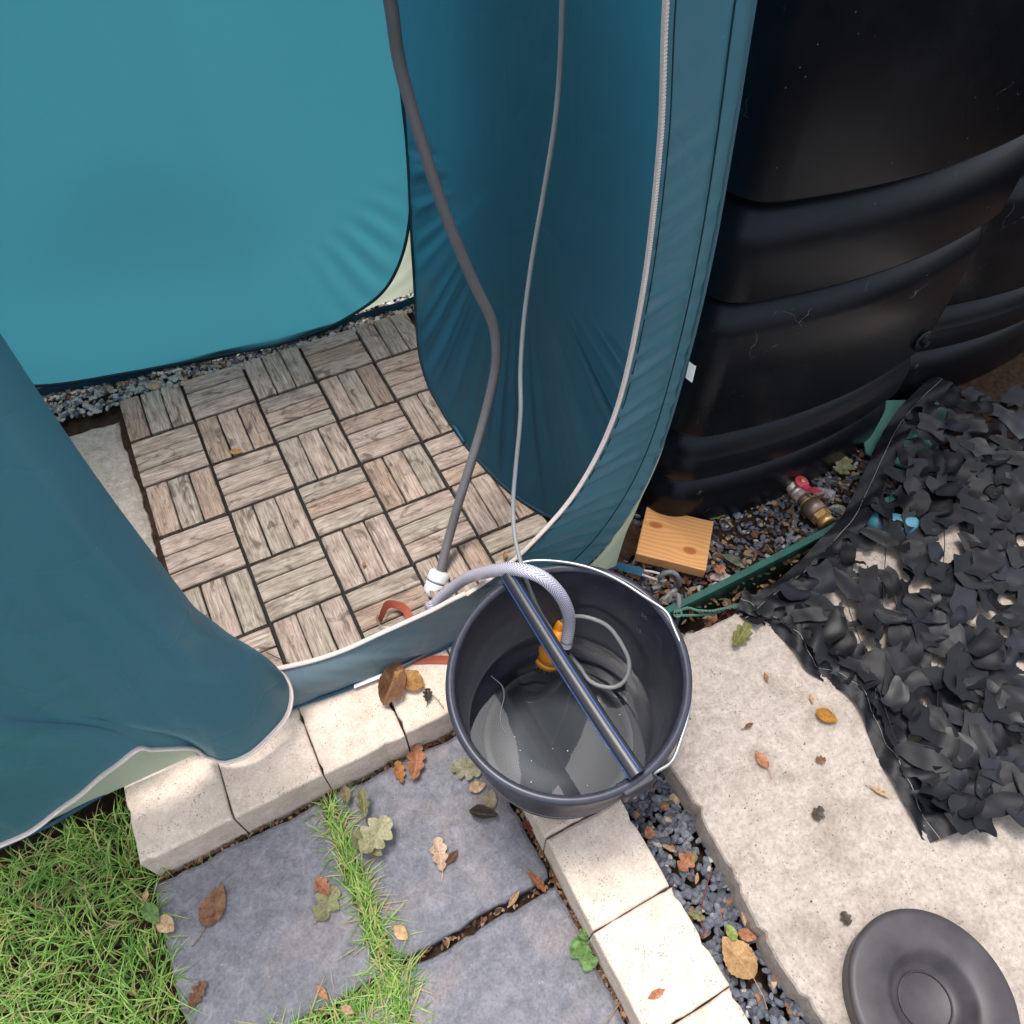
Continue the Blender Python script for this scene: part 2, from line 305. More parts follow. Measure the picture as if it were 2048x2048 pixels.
WOOD = m_wood()
KERB = m_concrete('cream_concrete', (196, 179, 164), (217, 202, 188), (160, 145, 128), pits=210, pitr=.27, bump=.35, grime=.5, rough=.8)
KERBF = KERB
SLABM = m_concrete('weathered_concrete', (150, 140, 131), (176, 165, 156), (106, 97, 84), pits=150, pitr=.2, bump=1., grime=.7, rough=.9, fine=150, fc=.6)
SLATE = m_slate()
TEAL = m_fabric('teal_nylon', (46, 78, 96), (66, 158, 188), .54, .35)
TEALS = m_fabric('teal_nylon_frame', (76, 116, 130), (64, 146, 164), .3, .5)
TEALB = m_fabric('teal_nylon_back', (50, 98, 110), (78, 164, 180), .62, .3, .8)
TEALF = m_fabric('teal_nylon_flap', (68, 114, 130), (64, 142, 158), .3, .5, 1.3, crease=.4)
CREAM = m_fabric('cream_nylon', (196, 204, 178), (214, 220, 196), .5, .3, .6)
SILLM = m_fabric('teal_nylon_sill', (104, 124, 134), (70, 120, 136), .2, .3, .35)
HEMM = m_plain('navy_hem_tape', (34, 72, 92), .6, .3)
PIPING = m_plain('dark_piping', (18, 44, 58), .6, .3)
ZIPM = m_plain('zip_tape', (206, 192, 186), .7, .3, sc=300)
ZIPT = m_plain('zip_teeth', (226, 212, 206), .5, .4)
WHITE = m_plain('white_plastic', (226, 228, 230), .35, .5, var=.03)
BUTT = m_butt(); BUCK = m_bucket(); WATER = m_water(); BRAID = m_braid()
GALV = m_plain('galvanised_wire', (168, 172, 174), .35, .5, .85, sc=200)
GREYH = m_plain('grey_hose_rubber', (110, 108, 110), .42, .45, var=.06)
CABLE = m_plain('grey_cable', (128, 130, 132), .45, .4, var=.05)
PIPEM = m_plain('black_mdpe', (40, 40, 46), .38, .6, sc=120, bump=.3)
BLUE = m_plain('blue_stripe', (30, 78, 150), .4, .5, var=.05)
ORANGE = m_plain('orange_plastic', (244, 156, 20), .35, .5, var=.06)
ORDK = m_plain('orange_strainer', (176, 106, 30), .5, .4)
STRAP = m_plain('orange_webbing', (160, 84, 66), .75, .2, sc=400, bump=.5)
STRAPW = m_plain('pale_webbing_back', (214, 200, 182), .75, .2, sc=400, bump=.5)
BLUEWEB = m_plain('blue_webbing', (46, 88, 110), .7, .25, sc=400, bump=.5)
STEEL = m_plain('dull_steel', (128, 130, 134), .5, .5, .7, sc=200, bump=.5)
PEG = m_plain('plastic_peg_grey', (112, 116, 120), .5, .4, sc=200, bump=.4)
GREENP = m_plain('green_edging', (30, 82, 72), .42, .5, sc=30, var=.25)
GREENC = m_plain('pale_green_board', (88, 140, 128), .6, .4, sc=12, var=.15)
ROPE = m_plain('green_cord', (88, 122, 108), .8, .2, sc=500, bump=.8, var=.3)
BRASS = m_plain('brass', (192, 156, 104), .36, .5, .6, sc=100)
NICKEL = m_plain('nickel_plate', (206, 196, 184), .34, .6, .55, sc=100)
BRONZE = m_plain('bronze_body', (128, 110, 96), .38, .5, .55, sc=60)
REDM = m_plain('red_lever', (196, 62, 82), .45, .4, var=.1)
NETM = m_plain('black_net_cloth', (20, 21, 26), .5, .22, sc=30, var=.2, bump=.1)
NETM2 = m_plain('sheen_net_cloth', (28, 30, 38), .5, .25, sc=30, var=.2)  # same black cloth, its bluish sheen painted as a greyer colour
NETM3 = m_plain('darkest_net_cloth', (16, 17, 21), .5, .4, sc=30, var=.2)
NETH = m_plain('black_net_hem', (22, 23, 28), .55, .3, sc=60, var=.2)
THREAD = m_plain('pale_thread', (150, 150, 145), .8, .1)
LIDM = m_plain('dusty_black_plastic', (60, 57, 61), .45, .35, var=.3, sc=22, bump=.15)
SKYBL = m_plain('light_blue_plastic', (72, 128, 148), .35, .5)
SOIL = m_plain('dark_soil', (54, 42, 34), .95, .1, var=.5, sc=70, bump=1.)
PINE = m_pine()
GRAN = m_stone('grey_granite', (110, 110, 112), (176, 174, 172), 260)
GRAV = [m_stone('slate_chip_a', (70, 74, 84), (104, 108, 120)), m_stone('slate_chip_b', (88, 92, 100), (126, 130, 138)), m_stone('slate_chip_c', (56, 58, 66), (84, 86, 94)),
        m_stone('tan_pebble', (150, 128, 104), (186, 164, 138)), m_stone('pale_pebble', (150, 150, 146), (190, 188, 182)), m_stone('rust_pebble', (110, 80, 60), (140, 108, 84))]
LITTER = [m_plain('litter_brown', (98, 74, 58), .8, .2), m_plain('litter_tan', (140, 116, 92), .8, .2), m_plain('litter_rust', (112, 74, 54), .8, .2), m_plain('litter_dark', (62, 46, 36), .85, .2)]
L_BROWN = m_leaf('dry_brown_leaf', (116, 82, 62), (152, 114, 88)); L_TAN = m_leaf('dry_tan_leaf', (186, 152, 118), (220, 190, 158))
L_ORANGE = m_leaf('dry_orange_leaf', (164, 106, 76), (196, 144, 112)); L_OLIVE = m_leaf('olive_leaf', (122, 124, 88), (160, 160, 122))
L_GREEN = m_leaf('green_leaf', (84, 122, 66), (126, 164, 96)); L_GOLD = m_leaf('golden_leaf', (160, 108, 36), (196, 144, 62), spots=(104, 62, 36)); L_DARK = m_leaf('rotten_leaf', (60, 54, 50), (98, 88, 78))
L_YEL = m_leaf('ochre_leaf', (164, 130, 86), (196, 160, 114))
BLADES = [m_blade('grass_bright', (140, 182, 84), (178, 208, 116)), m_blade('grass_mid', (98, 148, 62), (138, 180, 86)), m_blade('grass_straw', (176, 162, 112), (198, 180, 132)), m_blade('grass_deep', (72, 116, 50), (104, 148, 66))]

# ------------------------------------------------------------------ ground
ZS = -.085                                       # level of the slates' top
gv = []; nG = 80
soil = grid('ground', lambda u, v: (-2.2 + 5 * u, -3 + 5 * v, -.112 + .004 * hsh(u * 9, v * 9)), nG, nG, SOIL)
tag(soil, None, None, kind='structure')
bed = grid('gravel_bed_soil', lambda u, v: (.56 + 1.7 * u, -.925 + 2.4 * v, -.062 + .004 * hsh(u * 6, v * 6)), 60, 80, SOIL); tag(bed, None, None, kind='structure')
tent_floor = grid('soil_under_deck', lambda u, v: (-.62 + 1.4 * u, -.77 + 1.35 * v, -.036 + .003 * hsh(u * 6, v * 6)), 60, 60, SOIL); tag(tent_floor, None, None, kind='structure')

def ico():
    t = (1 + 5 ** .5) / 2
    v = [(-1, t, 0), (1, t, 0), (-1, -t, 0), (1, -t, 0), (0, -1, t), (0, 1, t), (0, -1, -t), (0, 1, -t), (t, 0, -1), (t, 0, 1), (-t, 0, -1), (-t, 0, 1)]
    f = [(0, 11, 5), (0, 5, 1), (0, 1, 7), (0, 7, 10), (0, 10, 11), (1, 5, 9), (5, 11, 4), (11, 10, 2), (10, 7, 6), (7, 1, 8), (3, 9, 4), (3, 4, 2), (3, 2, 6), (3, 6, 8), (3, 8, 9), (4, 9, 5), (2, 4, 11), (6, 2, 10), (8, 6, 7), (9, 8, 1)]
    v = [np.array(p) / np.linalg.norm(p) for p in v]; c = {}; nf = []
    def m(a, b):
        k = (min(a, b), max(a, b))
        if k not in c: q = v[a] + v[b]; v.append(q / np.linalg.norm(q)); c[k] = len(v) - 1
        return c[k]
    for a, b, d in f: x, y, z = m(a, b), m(b, d), m(d, a); nf += [(a, x, z), (b, y, x), (d, z, y), (x, y, z)]
    return np.array(v), nf
IV, IF = ico()
def chip(size, flat=.5, cut=5):
    v = IV.copy()
    for _ in range(cut):                        # flatten against random planes: angular stones
        n = rng.normal(size=3); n /= np.linalg.norm(n); d = rng.uniform(.45, .8); k = v @ n; v = v - np.outer(np.clip(k - d, 0, None), n)
    v *= 1 + rng.normal(size=(len(v), 1)) * .03
    v *= np.array([1, rng.uniform(.55, .85), flat * rng.uniform(.7, 1.2)]) * size
    return v
def rotm():
    a, b, c = rng.uniform(0, 6.28), rng.normal() * .35, rng.normal() * .35
    Rz = np.array([[math.cos(a), -math.sin(a), 0], [math.sin(a), math.cos(a), 0], [0, 0, 1]]); Rx = np.array([[1, 0, 0], [0, math.cos(b), -math.sin(b)], [0, math.sin(b), math.cos(b)]])
    Ry = np.array([[math.cos(c), 0, math.sin(c)], [0, 1, 0], [-math.sin(c), 0, math.cos(c)]]); return Rz @ Rx @ Ry
def gravel(name, sampler, n, smin, smax, zfn, weights, label):
    V = []; Fc = []; mi = []; k = 0
    for _ in range(n):
        p = sampler()
        if p is None: continue
        s = rng.uniform(smin, smax) * (1.35 if rng.random() < .08 else 1); v = chip(s, .55) @ rotm().T + np.array([p[0], p[1], zfn(p[0], p[1]) + s * rng.uniform(-.1, .45)])
        V.append(v); Fc += [(a + k, b + k, c + k) for a, b, c in IF]; mi += [int(rng.choice(len(weights), p=weights))] * len(IF); k += len(v)
    o = mesh(name, np.vstack(V), Fc, GRAV, smooth=False, mi=mi); tag(o, label, 'gravel', kind='stuff'); return o
gravel('gravel', lambda: (rng.uniform(.425, .545), rng.uniform(-1.85, -.95)), 1500, .0062, .0112, lambda x, y: -.068, [.4, .22, .3, .02, .04, .02], 'blue grey slate chippings in the channel between cream kerb and concrete slab')
gravel('gravel', lambda: (rng.uniform(.6, 1.55), rng.uniform(-.9, -.66)), 2100, .0048, .0098, lambda x, y: -.056, [.38, .32, .16, .06, .06, .02], 'mixed grey and tan gravel around the foot of the black water butt')
gravel('gravel', lambda: (rng.uniform(-.4, .68), rng.uniform(.150, .29)), 1900, .005, .010, lambda x, y: -.016, [.1, .2, .02, .18, .48, .02], 'pale gravel showing between the deck and the back wall of the tent')
def flakes(name, sampler, n, s0, s1, z, label, w=(.4, .3, .2, .1)):
    V = []; Fc = []; mi = []; k = 0
    for _ in range(n):
        p = sampler(); L = rng.uniform(s0, s1); wd = L * rng.uniform(.25, .6); R_ = rotm(); c = rng.uniform(-.3, .3) * L
        q = np.array([(-L, 0, 0), (-L * .3, wd, c), (L * .4, wd * .8, c * .6), (L, 0, c), (L * .4, -wd * .8, c * .4), (-L * .3, -wd, -c * .3), (0, 0, c * .7)]) * .5
        V.append(q @ R_.T + np.array([p[0], p[1], z + rng.uniform(0, .006)])); Fc += [(k + a, k + (a + 1) % 6, k + 6) for a in range(6)]; mi += [int(rng.choice(4, p=w))] * 6; k += 7
    o = mesh(name, np.vstack(V), Fc, LITTER, smooth=False, mi=mi); tag(o, label, 'leaf litter', kind='stuff'); return o
def litter_s():
    if rng.random() < .5: return (rng.uniform(.6, 1.5), rng.uniform(-.93, -.74))
    if rng.random() < .5: return (rng.normal(.78, .09), rng.normal(-.83, .06))
    return (rng.uniform(.62, 1.1), rng.uniform(-1.0, -.925))
flakes('leaf_litter', litter_s, 800, .006, .024, -.048, 'dry brown leaf crumbs scattered over the gravel by the water butt')
flakes('leaf_litter', lambda: (rng.uniform(.585, .68), rng.uniform(-.75, -.28)), 700, .005, .018, -.026, 'brown leaf debris gathered at the right edge of the deck')
flakes('leaf_litter', lambda: (rng.uniform(.277, .288) if rng.random() < .6 else rng.uniform(0., .28), -1.0) if False else ((rng.uniform(.278, .284), rng.uniform(-1.7, -.93)) if rng.random() < .55 else (rng.uniform(-.31, .28), rng.choice([-.929, -1.2375]) + rng.normal() * .003)), 520, .005, .016, -.095, 'crumbs of brown leaf lodged in the joints between slates and kerb', (.3, .35, .2, .15))

# ------------------------------------------------------------------ deck: one click-together platform of slats
deck = thing('deck_platform', 'weathered grey wooden deck tiles laid in a basketweave inside the teal tent', 'decking')
gb = mesh('base_grid', *slab_mesh([(-.146, -.746), (.596, -.746), (.596, .146), (-.146, .146)], -.034, -.018), m_plain('black_deck_base', (30, 26, 24), .7, .3), deck, smooth=False)
def slat_mesh(k):
    L, Wd = .1435, .0452; v = []; n = 10; rs = random.Random(k)
    prof = [(-1, -.018), (-1, -.0025), (-.9, 0), (.9, 0), (1, -.0025), (1, -.018)]
    for i in range(n + 1):
        x = -L / 2 + L * i / n; e = .0012 if i in (0, n) else 0
        a, b = rs.gauss(0, .0003), rs.gauss(0, .0003)
        for s_, z in prof: v.append((x, (Wd / 2) * s_ * (1 - e * 8) + (a if s_ < 0 else b), z - e + rs.gauss(0, .00018)))
    m_ = len(prof); f = [(i * m_ + j, (i + 1) * m_ + j, (i + 1) * m_ + j + 1, i * m_ + j + 1) for i in range(n) for j in range(m_ - 1)]
    f += [tuple(range(m_)), tuple(n * m_ + j for j in range(m_))[::-1]]
    me = bpy.data.meshes.new('slat'); me.from_pydata(v, [], f); me.materials.append(WOOD); me.update(); return me
SM = [slat_mesh(k) for k in range(5)]
for i in range(-1, 4):
    for j in range(-1, 5):
        cx, cy = .15 * i + .075, -.15 * j - .075; hor = (i + j) % 2 != 0; dz = random.gauss(0, .0007)
        for q in (-1, 0, 1):
            o = link_copy('slat', random.choice(SM), deck); g = q * .0482 + random.gauss(0, .0004); fl = math.pi if random.random() < .5 else 0
            o.location = (cx + (0 if hor else g), cy + (g if hor else 0), dz + random.gauss(0, .0005)); o.rotation_euler = (random.gauss(0, .006), random.gauss(0, .004), (0 if hor else math.pi / 2) + fl + random.gauss(0, .004))

# ------------------------------------------------------------------ kerbs, slates, slabs
kf = thing('kerb', 'front kerb of cream concrete blocks along the tent sill', 'kerb', 'cream concrete kerbs')
xs = [-.313, -.1595, -.0045, .149, .2825]
for a, b in zip(xs[:-1], xs[1:]): block('block', a + .0016, b - .0016, -.925 + random.gauss(0, .0012), -.772, -.115, random.gauss(-.002, .0008), KERB, kf, chip=.004, bevel=.005)
kr = thing('kerb', 'right hand kerb of cream concrete blocks running along the gravel channel', 'kerb', 'cream concrete kerbs')
ys = [-.772, -.885, -1.038, -1.19, -1.3425, -1.4955, -1.648, -1.8]
for a, b in zip(ys[:-1], ys[1:]): block('block', .2845 + random.gauss(0, .001), .4275 + random.gauss(0, .0015), b + .0012, a - .0012, -.115, random.gauss(-.002, .0006), KERB, kr, chip=.004, bevel=.005)
def slate(x0, x1, y0, y1, label):
    sv, sf = slab_mesh([(x0, y0), (x1, y0), (x1, y1), (x0, y1)], -.112, ZS, rough=.004, chip=.006, bevel=.006, seed=x0 * 40 + y0 * 9)
    o = mesh('paving_slate', sv, sf, SLATE, smooth=False); tag(o, label, 'paving slab', 'riven slate paving slabs'); return o
slate(-.322, -.03, -1.232, -.936, 'left slate paving slab with a large crinkled brown leaf on it')
slate(-.004, .276, -1.230, -.934, 'slate paving slab in front of the bucket, with a pale curled oak leaf on it')
slate(-.010, .279, -1.545, -1.246, 'lowest slate paving slab, with the small green weed at its right edge')
slate(-.322, -.03, -1.545, -1.262, 'slate paving slab mostly overgrown with grass below the left slab')
poly = [(.545, -.99)] + [(x, -.985 - .012 * math.sin(x * 9)) for x in np.linspace(.62, 1.9, 12)] + [(1.9, -2.0), (.53, -2.0), (.522, -1.6), (.513, -1.5), (.528, -1.33), (.536, -1.2), (.545, -1.08)]
sv, sf = slab_mesh(poly[::-1], -.065, .0, rough=.0045, chip=.008, bevel=.007)
slabo = mesh('concrete_slab', sv, sf, SLABM, smooth=False); tag(slabo, 'large rough grey concrete slab to the right of the bucket', 'slab')
o = block('kerb_stone', -.34, -.163, -.62, .12, -.1, -.03, SLABM, chip=.01, rough=.006, bevel=.01); tag(o, 'pale rough kerb stone beside the left edge of the deck', 'kerb stone')
for (px, py, s, z, lab) in [(305, 772, .022, .002, 'larger chalky pebble at the top left corner of the deck'), (283, 782, .016, .0, 'smaller chalky pebble beside the larger one at the deck corner'), (352, 762, .012, 0, 'small white pebble at the deck back edge under the tent hem')]:
    p = W(px, py, z); o = mesh('pebble', chip(s, .6) @ rotm().T, IF, GRAV[3] if s > .02 else GRAV[4], smooth=False); o.location = (p[0], max(p[1], .168), z - .006); tag(o, lab, 'pebble', 'pebbles at the deck corner')

# ------------------------------------------------------------------ grass
def grass(name, sampler, n, hmin, hmax, label, leanfn=None, w=(.34, .34, .14, .18)):
    V = []; Fc = []; mi = []; k = 0
    for _ in range(n):
        x, y = sampler(); h = rng.uniform(hmin, hmax); wd = rng.uniform(.0008, .0015); az = rng.uniform(0, 2 * math.pi)
        lx, ly = (leanfn(x, y) if leanfn else (0, 0)); dx, dy = math.cos(az) * .7 + lx, math.sin(az) * .7 + ly; d = np.array([dx, dy]); d = d / (np.linalg.norm(d) + 1e-6); lean = rng.uniform(.3, 1.25) * h
        pr = np.array([-d[1], d[0]]); z0 = -.108; bend = rng.uniform(.25, .6)
        for t, ww in ((0, 1), (.35, .95), (.7, .7)):
            c = np.array([x, y]) + d * lean * t ** 1.7; z = z0 + h * (t - bend * t ** 3.0)
            V += [(*(c - pr * wd * ww), z), (*(c + pr * wd * ww), z)]
        c = np.array([x, y]) + d * lean; V.append((c[0], c[1], max(z0 + h * (1 - bend * 1.15), z0 + .003)))
        Fc += [(k, k + 1, k + 3, k + 2), (k + 2, k + 3, k + 5, k + 4), (k + 4, k + 5, k + 6)]; mi += [int(rng.choice(4, p=w))] * 3; k += 7
    o = mesh(name, V, Fc, BLADES, smooth=True, mi=mi); tag(o, label, 'grass', kind='stuff'); return o
def s_left():
    while True:
        x, y = rng.uniform(-1.0, -.318), rng.uniform(-1.75, -.70)
        if x < -.325 or y > -.92: 
            if not (y > -.78): return x, y
grass('grass', s_left, 15000, .03, .075, 'bright green lawn at the lower left corner beside the slate', lambda x, y: (.35 if x > -.36 else 0, 0))
def s_joint():
    y = rng.uniform(-1.3, -.945); return rng.normal(-.017, .006 if y > -1.15 else .012), y
grass('grass', s_joint, 1300, .018, .060, 'tufts of grass growing in the gap between the two upper slates', lambda x, y: (.6 * (1 if rng.random() < .6 else -1), .1), (.36, .3, .22, .12))
def s_bot(): return rng.uniform(-.33, .0), rng.normal(-1.262, .022) - (rng.random() ** 2) * .3
grass('grass', s_bot, 3600, .022, .064, 'grass growing over the lower end of the left slate', lambda x, y: (0, .5), (.34, .34, .18, .14))
grass('grass', lambda: (rng.uniform(-.31, .25), -.933 + rng.normal() * .002), 110, .008, .03, 'thin grass blades along the foot of the front kerb', lambda x, y: (.7, .1), (.3, .25, .4, .05))

flakes('leaf_litter', lambda: s_left() if rng.random() < .5 else s_joint() if rng.random() < .5 else s_bot(), 1500, .006, .03, -.104, 'dead thatch and brown leaf scraps among the grass blades', (.25, .45, .1, .2))
# ------------------------------------------------------------------ tent
TP = thing('changing_tent', 'teal pop-up changing tent with its zipped door hanging open', 'tent')
# back panel: loop of spring wire in an upright plane
def yb(x): return .172 + max(0, .25 - x) * .14
BR = spline([(.60, 1.95), (.635, 1.3), (.648, .75), (.656, .598), (.655, .333), (.634, .206), (.594, .115), (.541, .057), (.46, .022), (.377, .004), (.257, .000), (.1, .006), (-.1, .012), (-.3, .03), (-.45, .1), (-.54, .25), (-.57, .5), (-.57, 1.2), (-.54, 1.95)], 140)
cxb = .06
def fold_b(x, z):                                 # gathers that radiate from the lower corners
    a = math.atan2(z - .55, x - .28); r = math.hypot(x - .28, z - .55); k = max(0, r - .33) / .25
    near = math.exp(-((a + .95) / .38) ** 2)
    return .009 * min(k, 1.2) * near * math.sin(a * 46 + r * 4) + .004 * math.sin(x * 7) * math.sin(z * 3)
def back(u, v):                                   # v: from centre column out to the wire
    i = u * (len(BR) - 1); a = int(min(i, len(BR) - 2)); p = BR[a] + (BR[a + 1] - BR[a]) * (i - a)
    c = np.array((cxb, max(.55, min(1.95, p[1])) if p[1] > .55 else .55)); c[1] = .55 if p[1] < .55 else p[1]
    q = c + (p - c) * v; bulge = -.014 * math.sin(min(1, v) * math.pi) ** 2 * (1 if q[1] < 1.2 else .6)
    return (q[0], yb(q[0]) + .012 * (1 - v * v) + bulge * 0.6 + fold_b(q[0], q[1]) * (1 - v ** 8), q[1])
grid('back_panel', back, 220, 40, TEALB, TP)
tube('spring_wire', [(p[0], yb(p[0]) - .001, p[1]) for p in BR], .0042, PIPING, TP, 8)
# skirt below the back panel
def skirt_b(u, v):
    x = -.56 + 1.21 * u; zt = np.interp(x, BR[::-1, 0][np.argsort(BR[::-1, 0])], BR[::-1, 1][np.argsort(BR[::-1, 0])]) if False else .012
    return (x, yb(x) + .004 + .006 * v + .003 * math.sin(u * 31), .016 - .03 * v + .004 * math.sin(u * 13))
grid('skirt', skirt_b, 60, 3, HEMM, TP)
# right panel: loop of wire standing on the deck edge, leaning in at the foot
RL = [(.64, .165, 1.95), (.65, .15, 1.2), (.652, .15, .75), (.650, .15, .45), tuple(W(824, 480, .24)), tuple(W(829, 560, .13)), tuple(W(833, 640, .055)), tuple(W(840, 710, .025)), tuple(W(856, 765, .012)),
      tuple(W(880, 812, .006)), tuple(W(905, 852, .004)), tuple(W(950, 912, .004)), tuple(W(1000, 965, .004)), tuple(W(1045, 1002, .004)), tuple(W(1100, 1033, .012)), (.630, -.70, .055), (.642, -.750, .15), (.650, -.762, .22), (.672, -.766, .36), (.686, -.766, .563), (.688, -.766, .73), (.672, -.766, .896), (.650, -.766, 1.02), (.632, -.766, 1.2), (.574, -.784, 1.6), (.475, -.784, 1.95)]
RLs = resample(spline(RL, 260), 260)
def right(u, v):
    i = u * (len(RLs) - 1); a = int(min(i, len(RLs) - 2)); p = RLs[a] + (RLs[a + 1] - RLs[a]) * (i - a)
    zc = p[2] if p[2] > .62 else .62; c = np.array((.655, -.33, zc)); q = c + (p - c) * v; q[0] = c[0] + (p[0] - c[0]) * v * v
    low = math.exp(-max(0, q[2]) / .26)
    # gathers running up from the foot
    an = math.atan2(q[2] - .62, q[1] + .33); r = math.hypot(q[2] - .62, q[1] + .33)
    amp = (1 - v ** 10) * .011 * max(0, min(1, (r - .26) / .25)) * (1 if q[2] < .5 else 0) * (.6 + .4 * math.sin(an * 9))
    xx = q[0] - .030 * math.sin(v * math.pi) ** 2 * low + amp * (math.sin(an * 52 + 3 * math.sin(an * 7)) + .5 * math.sin(an * 91 + 1))
    return (xx, q[1], q[2])
grid('side_panel', right, 420, 44, TEAL, TP)
tube('spring_wire', RLs, .0045, PIPING, TP, 8)
# left panel (mostly out of the picture)
grid('side_panel', lambda u, v: (-.575 + .02 * math.sin(u * 3.1) + .004 * math.sin(v * 40), .27 - 1.05 * u, 1.95 * v + .01), 40, 30, TEAL, TP)
# cream corner gussets
def gus(name, A, Bc, Cc, n=24):
    A, Bc, Cc = (resample(spline(q, 60), n + 1) for q in (A, Bc, Cc))
    def fn(u, v):
        i = min(int(round(u * n)), n)
        if v < .5: p = A[i] + (Bc[i] - A[i]) * v * 2
        else: p = Bc[i] + (Cc[i] - Bc[i]) * (v * 2 - 1)
        return p + np.array((0, 0, 0)) + .002 * math.sin(u * 30 + v * 9) * np.array((1, 1, 0))
    grid(name, fn, n, 12, CREAM, TP)
gus('corner_gusset', [(.655, .18, .38), (.636, .178, .206), (.596, .178, .115), (.543, .18, .057), (.45, .183, .012)], [(.668, .19, .38), (.675, .212, .22), (.675, .212, .12), (.67, .212, .05), (.66, .212, .0)], [(.662, .155, .38), tuple(W(826, 480, .24) + (.01, 0, 0)), tuple(W(831, 560, .13) + (.012, 0, 0)), tuple(W(835, 640, .055) + (.012, 0, 0)), tuple(W(842, 700, .02) + (.012, 0, 0))])
gus('corner_gusset', [(.712, -.801, .42), (.70, -.803, .30), (.668, -.803, .19), (.61, -.803, .09), (.55, -.803, .02)], [(.716, -.797, .42), (.712, -.79, .3), (.70, -.785, .18), (.686, -.782, .08), tuple(W(1232, 1132, -.01))], [(.715, -.78, .42), (.71, -.74, .3), (.70, -.70, .18), (.69, -.66, .09), (.67, -.6, .03)])
tube('gusset_hem', [W(1105, 1160, -.005) + (0, .01, 0), W(1180, 1145, -.01), W(1234, 1134, -.01)], .0028, HEMM, TP, 6)
# front frame: from the zip (inner edge) to the wire (outer edge)
ZI = [(.40, 1.9), (.50, 1.45), (.552, 1.2), (.568, 1.04), (.59, .893), (.602, .69), (.590, .486), (.538, .334), (.457, .234), (.395, .188), (.331, .160)]
OU = [(.50, 1.95), (.60, 1.6), (.66, 1.2), (.678, 1.02), (.692, .896), (.707, .733), (.712, .563), (.703, .348), (.667, .201), (.604, .094), (.48, .02)]
NF = 480
Zs = resample(spline(ZI, 480), NF + 1); Os = resample(spline(OU, 480), NF + 1)
def front(u, v):
    i = int(round(u * NF)); p = Zs[i] + (Os[i] - Zs[i]) * v
    k = max(0, min(1, (u - .42) / .3)); k2 = max(0, 1 - abs(u - .78) / .3)
    y = -.803 + .006 * math.sin(v * math.pi) - .0065 * max(k2, .05) * (math.sin(u * 330 + v * 16) + .7 * math.sin(u * 215 + v * 12 + 1)) * math.exp(-v * 1.3) * min(1, v * 8) - .003 * math.sin(v * 5 + u * 9)
    y += .0025 * (v > .76) * math.sin((v - .76) / .24 * math.pi)
    return (p[0], y, p[1])
grid('front_frame', front, NF, 26, TEALS, TP)
tube('frame_hem', [(p[0], -.7995, p[1]) for p in Os], .0034, TEALS, TP, 8)
seam = [(*(Zs[i] + (Os[i] - Zs[i]) * .76),) for i in range(0, NF + 1, 4)]
tube('seam', [(a, -.803, b) for a, b in seam], .0011, PIPING, TP, 5)
# sill under the door, leaning inwards at its top
ST = [(.331, -.80, .160)] + [tuple(ONY(x, y, q)) for x, y, q in ((900, 1201, -.797), (870, 1217, -.793), (820, 1240, -.786), (760, 1267, -.778), (690, 1299, -.770), (625, 1321, -.765), (560, 1336, -.762), (500, 1352, -.762))] + [(-.13, -.77, .085), (-.19, -.775, .085)]
SB = [tuple(W(x, y, z)) for x, y, z in ((1100, 1160, .0), (1000, 1225, .0), (900, 1288, .002), (860, 1306, .004), (800, 1330, .004), (720, 1365, .004), (660, 1388, .004), (590, 1412, .004), (500, 1452, .004), (420, 1492, .002))] + [(-.19, -.782, .0)]
STs = resample(spline(ST, 120), 121); SBs = resample(spline(SB, 120), 121)
def sill(u, v):
    i = int(round(u * 120)); p = STs[i] + (SBs[i] - STs[i]) * v
    return (p[0], p[1] - .012 * math.sin(v * math.pi) + .0016 * math.sin(u * 31 + v * 7) * v + .0010 * math.sin(u * 73 + v * 9) * v, p[2] + .006 * math.sin(v * math.pi))
# right part between frame bottom and sill
SB2 = SBs
grid('sill', sill, 120, 16, SILLM, TP)
SX = resample(spline([(.395, -.8, .188), (.331, -.8, .160)], 20), 21); 
grid('sill', lambda u, v: tuple((lambda a, b: a + (b - a) * v)(np.array((np.interp(u, [0, .5, 1], [.48, .40, .331]), -.8, np.interp(u, [0, .5, 1], [.02, .19, .160]))), np.array((np.interp(u, [0, 1], [.48, .44]), -.804, .012 - .01 * u)))), 16, 8, SILLM, TP)
tube('sill_piping', STs + (0, -.001, .001), .0048, ZIPM, TP, 8, flat=.7)
tube('sill_hem', SBs + (0, -.002, .001), .0038, HEMM, TP, 8)
# zip: tape on both sides and a row of teeth
zp = np.array([(p[0], -.8035, p[1]) for p in Zs])
tube('zip_tape', zp, .0042, ZIPM, TP, 8, flat=.6)
Vz = []; Fz = []; k = 0
zz = resample(zp, 520)
for a in range(0, 519):
    p = zz[a]; d = zz[a + 1] - p; d /= np.linalg.norm(d); n_ = np.array((d[2], 0, -d[0])); h = .0009
    q = [p + n_ * s1 * .0018 + d * s2 * h + np.array((0, -.0028 - t1 * .0012, 0)) for t1 in (0, 1) for s1, s2 in ((-1, -1), (1, -1), (1, 1), (-1, 1))]
    Vz += q; Fz += [tuple(k + x for x in fc) for fc in ((4, 5, 6, 7), (0, 1, 5, 4), (1, 2, 6, 5), (2, 3, 7, 6), (3, 0, 4, 7))]; k += 8
tz = mesh('zip_teeth', Vz, Fz, ZIPT, TP, smooth=False); tz['kind'] = 'stuff'
tube('zip_stitching', [(p[0] + .011, -.8045 + .0, p[1] - .002) for p in Zs], .0009, PIPING, TP, 5)
